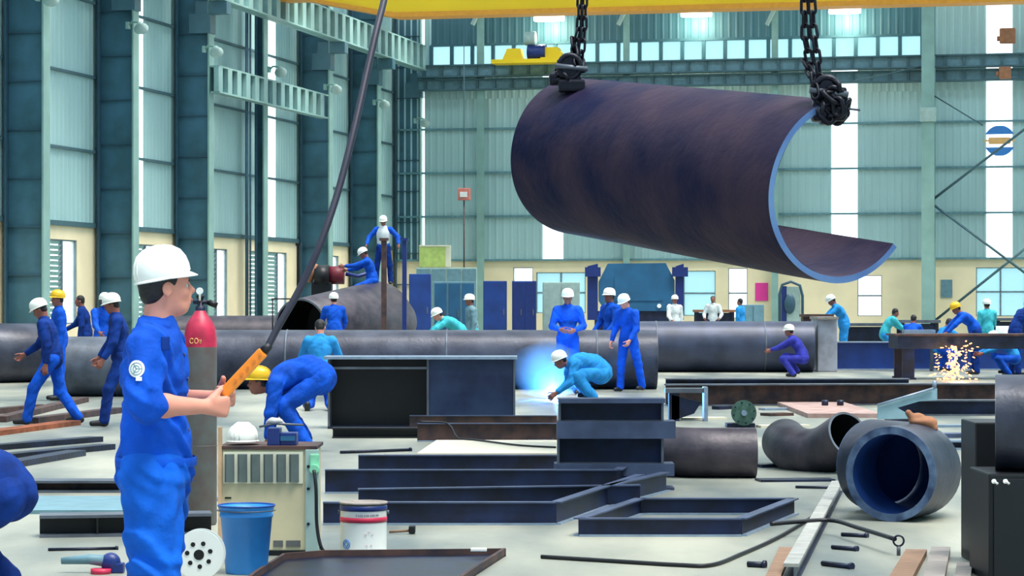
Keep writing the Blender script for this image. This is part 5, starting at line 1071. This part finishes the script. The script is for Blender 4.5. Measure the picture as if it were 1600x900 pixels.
ld = bpy.data.lights.new('spark_glow', 'POINT'); ld.energy = 25; ld.color = (1, .6, .3); ld.shadow_soft_size = .1; o = bpy.data.objects.new('spark_glow', ld); COL.objects.link(o); o.location = c - Vector((0, .5, 0))
# welding arc with smoke
AR = P(866, 622, 41.5)
b = MB(); b.lathe([(.001, -.03), (.03, 0), (.001, .03)], AR, 12); tag(b.build('welding_arc', mat('arc light', (.6, .85, 1), .5, var=.01, emit=30)), 'blue white welding arc in front of the bending welder', 'welding arc')
ld = bpy.data.lights.new('arc_light', 'POINT'); ld.energy = 230; ld.color = (.12, .45, 1); ld.shadow_soft_size = .05; o = bpy.data.objects.new('arc_light', ld); COL.objects.link(o); o.location = AR + Vector((-.02, -.12, .08))
sm = bpy.data.materials.new('welding smoke'); sm.use_nodes = True; nt = sm.node_tree; nt.nodes.clear(); oo = nt.nodes.new('ShaderNodeOutputMaterial'); vv = nt.nodes.new('ShaderNodeVolumePrincipled'); vv.inputs['Color'].default_value = (.45, .7, 1, 1)  # blue of the arc glow is partly put into the smoke colour
tc = nt.nodes.new('ShaderNodeTexCoord'); nn = nt.nodes.new('ShaderNodeTexNoise'); nn.inputs['Scale'].default_value = 3; nt.links.new(tc.outputs['Object'], nn.inputs['Vector'])
gr = nt.nodes.new('ShaderNodeTexGradient'); gr.gradient_type = 'SPHERICAL'; mp = nt.nodes.new('ShaderNodeMapping'); nt.links.new(tc.outputs['Object'], mp.inputs[0]); mp.inputs['Scale'].default_value = (1.7, 1.7, 1.6); mp.inputs['Location'].default_value = (0, 0, -.75); nt.links.new(mp.outputs[0], gr.inputs[0])
mu = nt.nodes.new('ShaderNodeMath'); mu.operation = 'MULTIPLY'; nt.links.new(nn.outputs['Fac'], mu.inputs[0]); nt.links.new(gr.outputs['Fac'], mu.inputs[1]); m2 = nt.nodes.new('ShaderNodeMath'); m2.operation = 'MULTIPLY'; m2.inputs[1].default_value = 2.6; nt.links.new(mu.outputs[0], m2.inputs[0]); nt.links.new(m2.outputs[0], vv.inputs['Density']); nt.links.new(vv.outputs[0], oo.inputs['Volume'])
b = MB(); b.lathe([(.001, .02), (.45, .1), (.6, .45), (.5, .8), (.001, 1.0)], AR * 1 - Vector((.12, .2, AR.z)), 20); tag(b.build('welding_smoke', sm), 'blue lit welding smoke beside the bending welder', 'smoke', kind='stuff')
# ---------------------------------------------------------------- people
HY = 9.52; HX = X_(243, HY)
hero, hd = person('person in blue work clothes and white helmet standing in front, holding the orange control', (HX, HY, 0), 0, 1.75, lean=-2, lean2=2,
    armfix={-1: ((-.012, -.262, 1.222), (.19, -.125, 1.212)), 1: ((.0, .25, 1.215), (.205, .09, 1.236))}, legR=(2, 4, -2), legL=(-3, 5, -4), head=(-7, 20), hat='hatw', shirt='blue', pants='bluelight',
    sleeve=.16, vox=.006, curl=(62, 62), wr=.009, headfwd=.016, legw=1.18, wide=.95, hatscale=(.86, .92, .94), palmR=Vector((-.25, 1, 0)), palmL=Vector((-.2, -1, 0)), detail=True)
def HL(px, py, y): return Vector((HX + 0, HY, 0)) + Vector(((px - 243) / 420, y, 1.6 - (py - 470) / 420))
from mathutils.bvhtree import BVHTree
jk = [o for o in hero.children if o.name.startswith('jacket')][0]; bv = BVHTree.FromPolygons([Vector((HX, HY, 0)) + v.co for v in jk.data.vertices], [tuple(p.vertices) for p in jk.data.polygons])
def on_jacket(p, off=.0025):
    h_ = bv.ray_cast(Vector((p.x, HY - 1, p.z)), Vector((0, 1, 0)))[0]
    return Vector((p.x, (h_.y if h_ else p.y) - off, p.z))
c = HL(231, 573, -.292); b = MB(); vs_ = [on_jacket(c)]; fs = []
for i in range(1, 6):
    for j in range(28): a = 2 * math.pi * j / 28; vs_.append(on_jacket(c + Vector((math.cos(a), 0, math.sin(a))) * .0062 * i))
for j in range(28):
    fs.append((0, 1 + j, 1 + (j + 1) % 28))
    for i in range(4): fs.append((1 + i * 28 + j, 1 + (i + 1) * 28 + j, 1 + (i + 1) * 28 + (j + 1) % 28, 1 + i * 28 + (j + 1) % 28))
b.add(vs_, fs, True); b.build('sleeve_badge', M['white'], hero)
b = MB()
for rr in (.012, .022): b.tube([on_jacket(c + Vector((math.cos(a) * rr, 0, math.sin(a) * rr)), .003) for a in [i * math.pi / 8 for i in range(16)]], .0016, 5, closed=True)
for a in (0, 2.1, 4.2): b.tube([on_jacket(c, .003), on_jacket(c + Vector((math.cos(a) * .02, 0, math.sin(a) * .02)), .003)], .0018, 5)
b.build('badge_mark', M['tealgrey'], hero)
b = MB(); b.box(on_jacket(HL(236, 588, -.292)), (.022, .008, .014)); b.build('badge_tab', M['white'], hero)
b = MB(); b.box(on_jacket(HL(270, 535, -.148), -.002), (.035, .014, .05), Matrix.Rotation(math.radians(35), 3, 'Z'), bev=.004); b.build('pocket', M['bluedark'], hero)
for z in (1.40, 1.31, 1.22, 1.12): b = MB(); q_ = bv.ray_cast(Vector((HX + 1, HY - .012, z)), Vector((-1, 0, 0)))[0]; b.cyl(q_ - Vector((.004, 0, 0)), q_ + Vector((.004, 0, 0)), .007, n=10); b.build('button', M['buckles'], hero)
b = MB(); k = hd['k']; hc = hd['hc']
for s in (-1, 1): b.tube([Vector((HX, HY, 0)) + hc + hd['HR'] @ Vector(p) for p in ((-.02, s * .088, .04), (-.005, s * .092, -.03), (.03, s * .07, -.09), (.05, 0, -.116))], .0028, 6)
b.build('chin_strap', M['buckles'], hero) if False else b.bm.free()
b = MB(); b.tube([Vector((HX - .0, HY, 0)) + Vector((.152 * math.cos(a), .182 * math.sin(a), 1.0)) for a in [i * math.pi / 16 for i in range(32)]], .008, 6, closed=True); b.bm.free()
# rolled jacket hem
b = MB(); b.lathe([(.150, .0), (.158, .004), (.158, .03), (.152, .036)], Vector((HX + .002, HY, .985)), 36, sx=.95, sy=1.16); b.build('jacket_hem', M['blue'], hero)
# control box and its cable
A = HL(349, 617, -.035); B_ = HL(413, 549, -.03); d = (B_ - A).normalized(); R3 = rotm(d, Vector((0, -1, 0)))
t = thing('pendant_control', 'orange hand held crane control in the hands of the man in front', 'remote control', A)
b = MB(); b.box((A + B_) / 2, ((B_ - A).length, .042, .038), R3, bev=.008); b.build('case', M['orange'], t)
b = MB(); b.cyl(B_, B_ + d * .035, .019, .014, 16); b.build('cable_gland', M['rubber'], t)
for i in range(5): b = MB(); q = A + d * (.075 + .033 * i) + Vector((0, -.02, 0)); b.cyl(q, q + Vector((0, -.005, 0)), .006, n=12); b.build('button', mat('amber button', s2l(232, 128, 30), .5), t)
q = [B_ + d * .02] + [P(px, py, Yc) for px, py, Yc in ((436, 508, 9.52), (468, 452, 9.56), (500, 382, 9.6), (528, 300, 9.68), (553, 203, 9.78), (574, 110, 9.9), (590, 40, 10.0), (600, 0, 10.1), (608, -50, 10.2))]
b = MB(); b.tube(catmull(q, 8), [.0105] * 1 + [.0135] * (len(catmull(q, 8)) - 1), 12); tag(b.build('pendant_cable', mat('dark violet cable', s2l(34, 34, 56), .5)), 'thick dark cable rising from the orange control to the top of the photo', 'cable')

W = 'workers along the hall'
def at(px, Y): return (X_(px, Y), Y, 0)
person('person in dark blue crouching at the lower left edge, back bent', at(14, 13.4), 176, 1.56, lean=66, lean2=94, legR=(60, 8, -48), legL=(52, 8, -46), legw=1.35, armR=(60, 10, 40, 0), armL=(60, 10, 40, 0), head=(30, 0), shirt='bluedark', pants='bluedark', vox=.011, wide=1.15)
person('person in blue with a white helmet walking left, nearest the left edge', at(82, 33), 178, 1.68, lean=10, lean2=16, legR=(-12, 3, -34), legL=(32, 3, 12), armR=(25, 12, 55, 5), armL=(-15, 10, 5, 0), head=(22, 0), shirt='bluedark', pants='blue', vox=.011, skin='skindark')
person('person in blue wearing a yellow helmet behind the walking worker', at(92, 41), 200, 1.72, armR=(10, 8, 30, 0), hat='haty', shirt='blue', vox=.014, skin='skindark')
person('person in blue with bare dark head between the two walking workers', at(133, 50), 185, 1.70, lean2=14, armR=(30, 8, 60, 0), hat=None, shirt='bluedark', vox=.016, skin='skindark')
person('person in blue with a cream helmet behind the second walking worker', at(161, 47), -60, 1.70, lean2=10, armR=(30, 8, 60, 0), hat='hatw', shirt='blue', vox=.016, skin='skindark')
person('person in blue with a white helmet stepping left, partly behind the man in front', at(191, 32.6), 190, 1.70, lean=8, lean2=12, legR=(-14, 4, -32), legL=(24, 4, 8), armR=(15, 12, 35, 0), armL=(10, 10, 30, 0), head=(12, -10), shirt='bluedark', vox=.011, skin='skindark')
person('person in blue with a white helmet, back turned, in front of the dark pipe mouth', at(522, 55.2), 100, 1.73, lean2=8, armR=(20, 14, 50, 0), armL=(20, 14, 50, 0), shirt='blue', vox=.015)
person('person in blue sitting astride the top of the tapered pipe, white helmet', at(582, 59.8), 178, 1.72, lean=12, lean2=22, legR=(68, 30, 8), legL=(68, 30, 8), armR=(60, 5, 78, 0), armL=(70, 5, 88, 0), head=(25, 0), shirt='blue', vox=.014, zoff=1.42, skin='skindark')
top_, td_ = person('person in white helmet and pale vest standing above the seated worker on the pipe', at(599, 60.6), -95, 1.60, armR=(15, 40, 40, -10), armL=(15, 45, 40, -10), legR=(0, 10, 0), legL=(0, 10, 0), head=(18, 0), shirt='blue', pants='bluedark', vox=.014, zoff=1.98, skin='skindark')
sdf_mesh('vest', [('e', td_['chest'], [.15, .165, .22], None, .03), ('c', td_['chest'], td_['waist'], .14, .15, .05)], .014, M['whitecloth'], top_)
person('person with bare black hair and light blue shirt, back turned, kneeling behind the bending worker', at(500, 37.5), 92, 1.72, lean2=6, legR=(4, 8, -88), legL=(4, 8, -88), armR=(35, 18, 70, 10), armL=(35, 18, 70, 10), hat=None, shirt='cyan', pants='blue', vox=.012, head=(14, 0))
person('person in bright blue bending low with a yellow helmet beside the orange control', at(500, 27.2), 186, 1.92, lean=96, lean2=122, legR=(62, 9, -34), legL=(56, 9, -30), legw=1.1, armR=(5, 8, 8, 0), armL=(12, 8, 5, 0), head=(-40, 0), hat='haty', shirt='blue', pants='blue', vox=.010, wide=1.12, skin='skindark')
person('person in pale turquoise stooping over the long pipe, left of the centre', at(722, 51.5), 195, 1.68, lean=45, lean2=66, armR=(50, 8, 45, 0), armL=(60, 8, 50, 0), head=(5, 0), shirt='teal', pants='teal', vox=.015, hat='hatw', legR=(10, 5, -10), legL=(10, 5, -10))
person('person standing beyond the stooping turquoise worker, white helmet', at(738, 57), 200, 1.70, lean2=8, hat='hatw', shirt='tealgrey', pants='teal', vox=.016, skin='skindark')
person('person in blue with a cream white helmet facing the viewer in the centre, arms folded', at(887, 43.6), -92, 1.76, armR=(12, 16, 75, 34), armL=(12, 16, 72, 34), legR=(0, 6, 0), legL=(0, 6, 0), head=(10, 0), shirt='blue', vox=.012, skin='skindark')
person('person in blue half hidden behind the right hand standing worker, white helmet', at(955, 47.6), 215, 1.78, lean2=4, armR=(15, 10, 45, 5), armL=(15, 10, 45, 5), shirt='blue', vox=.013, skin='skindark')
person('person in blue with a white helmet standing and looking down at the welder', at(982, 45), -128, 1.69, lean=2, lean2=10, armR=(8, 10, 28, 0), armL=(10, 12, 35, 10), legR=(6, 5, 2), legL=(-10, 9, -14), head=(24, -14), shirt='blue', vox=.011)
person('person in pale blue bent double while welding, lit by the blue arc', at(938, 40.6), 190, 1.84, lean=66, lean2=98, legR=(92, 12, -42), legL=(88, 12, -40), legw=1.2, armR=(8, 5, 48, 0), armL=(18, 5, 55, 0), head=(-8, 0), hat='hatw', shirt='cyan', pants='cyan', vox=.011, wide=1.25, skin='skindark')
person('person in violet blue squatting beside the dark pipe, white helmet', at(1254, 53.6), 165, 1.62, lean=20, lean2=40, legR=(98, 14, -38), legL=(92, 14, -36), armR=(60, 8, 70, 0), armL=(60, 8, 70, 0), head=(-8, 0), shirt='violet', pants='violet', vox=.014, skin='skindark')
person('person in white shirt and pale helmet below the blue machine', at(1054, 76), -70, 1.72, armR=(20, 10, 60, 0), shirt='whitecloth', pants='navy', vox=.02, skin='skindark', hat='hatw')
person('person in white shirt with dark hair near the beige bench', at(1114, 82), -100, 1.74, armR=(10, 20, 60, 10), armL=(10, 20, 60, 10), shirt='whitecloth', pants='navy', vox=.02, hat=None, skin='skindark')
person('person in bright blue with bare head under the pink poster', at(1157, 76), 150, 1.66, shirt='cyan', pants='blue', vox=.02, hat=None, skin='skindark')
person('person in pale blue stooping left before the cream wall beside the arched frame', at(1319, 64), 184, 1.80, lean=14, lean2=40, armR=(45, 6, 60, 0), armL=(50, 6, 65, 0), head=(20, 0), shirt='cyan', pants='cyan', vox=.016, hat='hatw', skin='skindark', legR=(4, 5, -4), legL=(4, 5, -6))
person('person in turquoise crouching at the bench left of the teal column', at(1382, 64), 10, 1.62, lean=18, lean2=40, legR=(40, 8, -30), legL=(40, 8, -30), armR=(45, 6, 60, 0), armL=(50, 6, 65, 0), shirt='teal', pants='cyan', vox=.016, hat=None, skin='skindark')
person('person in blue seated at the teal column, right of the turquoise one', at(1423, 62), 60, 1.62, lean=10, lean2=28, legR=(80, 12, 0), legL=(80, 12, 0), armR=(45, 6, 60, 0), armL=(50, 6, 65, 0), shirt='blue', pants='blue', vox=.016, hat=None, zoff=.0, skin='skindark')
person('person in bright blue with a yellow helmet leaning over the cutting table', at(1524, 55.5), 186, 1.70, lean=34, lean2=58, armR=(45, 6, 40, 0), armL=(50, 6, 45, 0), head=(6, 0), hat='haty', shirt='blue', pants='bluedark', vox=.013, skin='skindark')
person('person in pale turquoise standing behind the cutting table, right of the yellow helmet', at(1543, 60.5), 100, 1.60, lean2=6, armR=(20, 8, 50, 0), shirt='teal', pants='teal', vox=.016, hat='hatw', skin='skindark')
person('person in dark blue with bare head leaning over the table at the right edge', at(1586, 54.6), 20, 1.72, lean=25, lean2=40, armR=(45, 8, 40, 0), armL=(45, 8, 40, 0), hat=None, shirt='bluedark', pants='bluedark', vox=.013, skin='skindark')
person('person in blue squatting behind the cutting table near the sparks', at(1585, 53.9), 182, 1.6, lean=30, lean2=60, legR=(98, 14, -38), legL=(92, 14, -36), armR=(60, 8, 70, 0), armL=(60, 8, 70, 0), head=(10, 0), shirt='cyan', pants='blue', vox=.014, skin='skindark')
person('person in light blue crouching at the foot of the teal column', at(1466, 58), 20, 1.6, lean=20, lean2=38, legR=(70, 14, -35), legL=(70, 14, -36), armR=(60, 8, 70, 0), armL=(60, 8, 70, 0), head=(10, 0), shirt='cyan', pants='blue', vox=.016, hat=None, skin='skindark')
for o in list(bpy.data.meshes):
    if o.users == 0: bpy.data.meshes.remove(o)
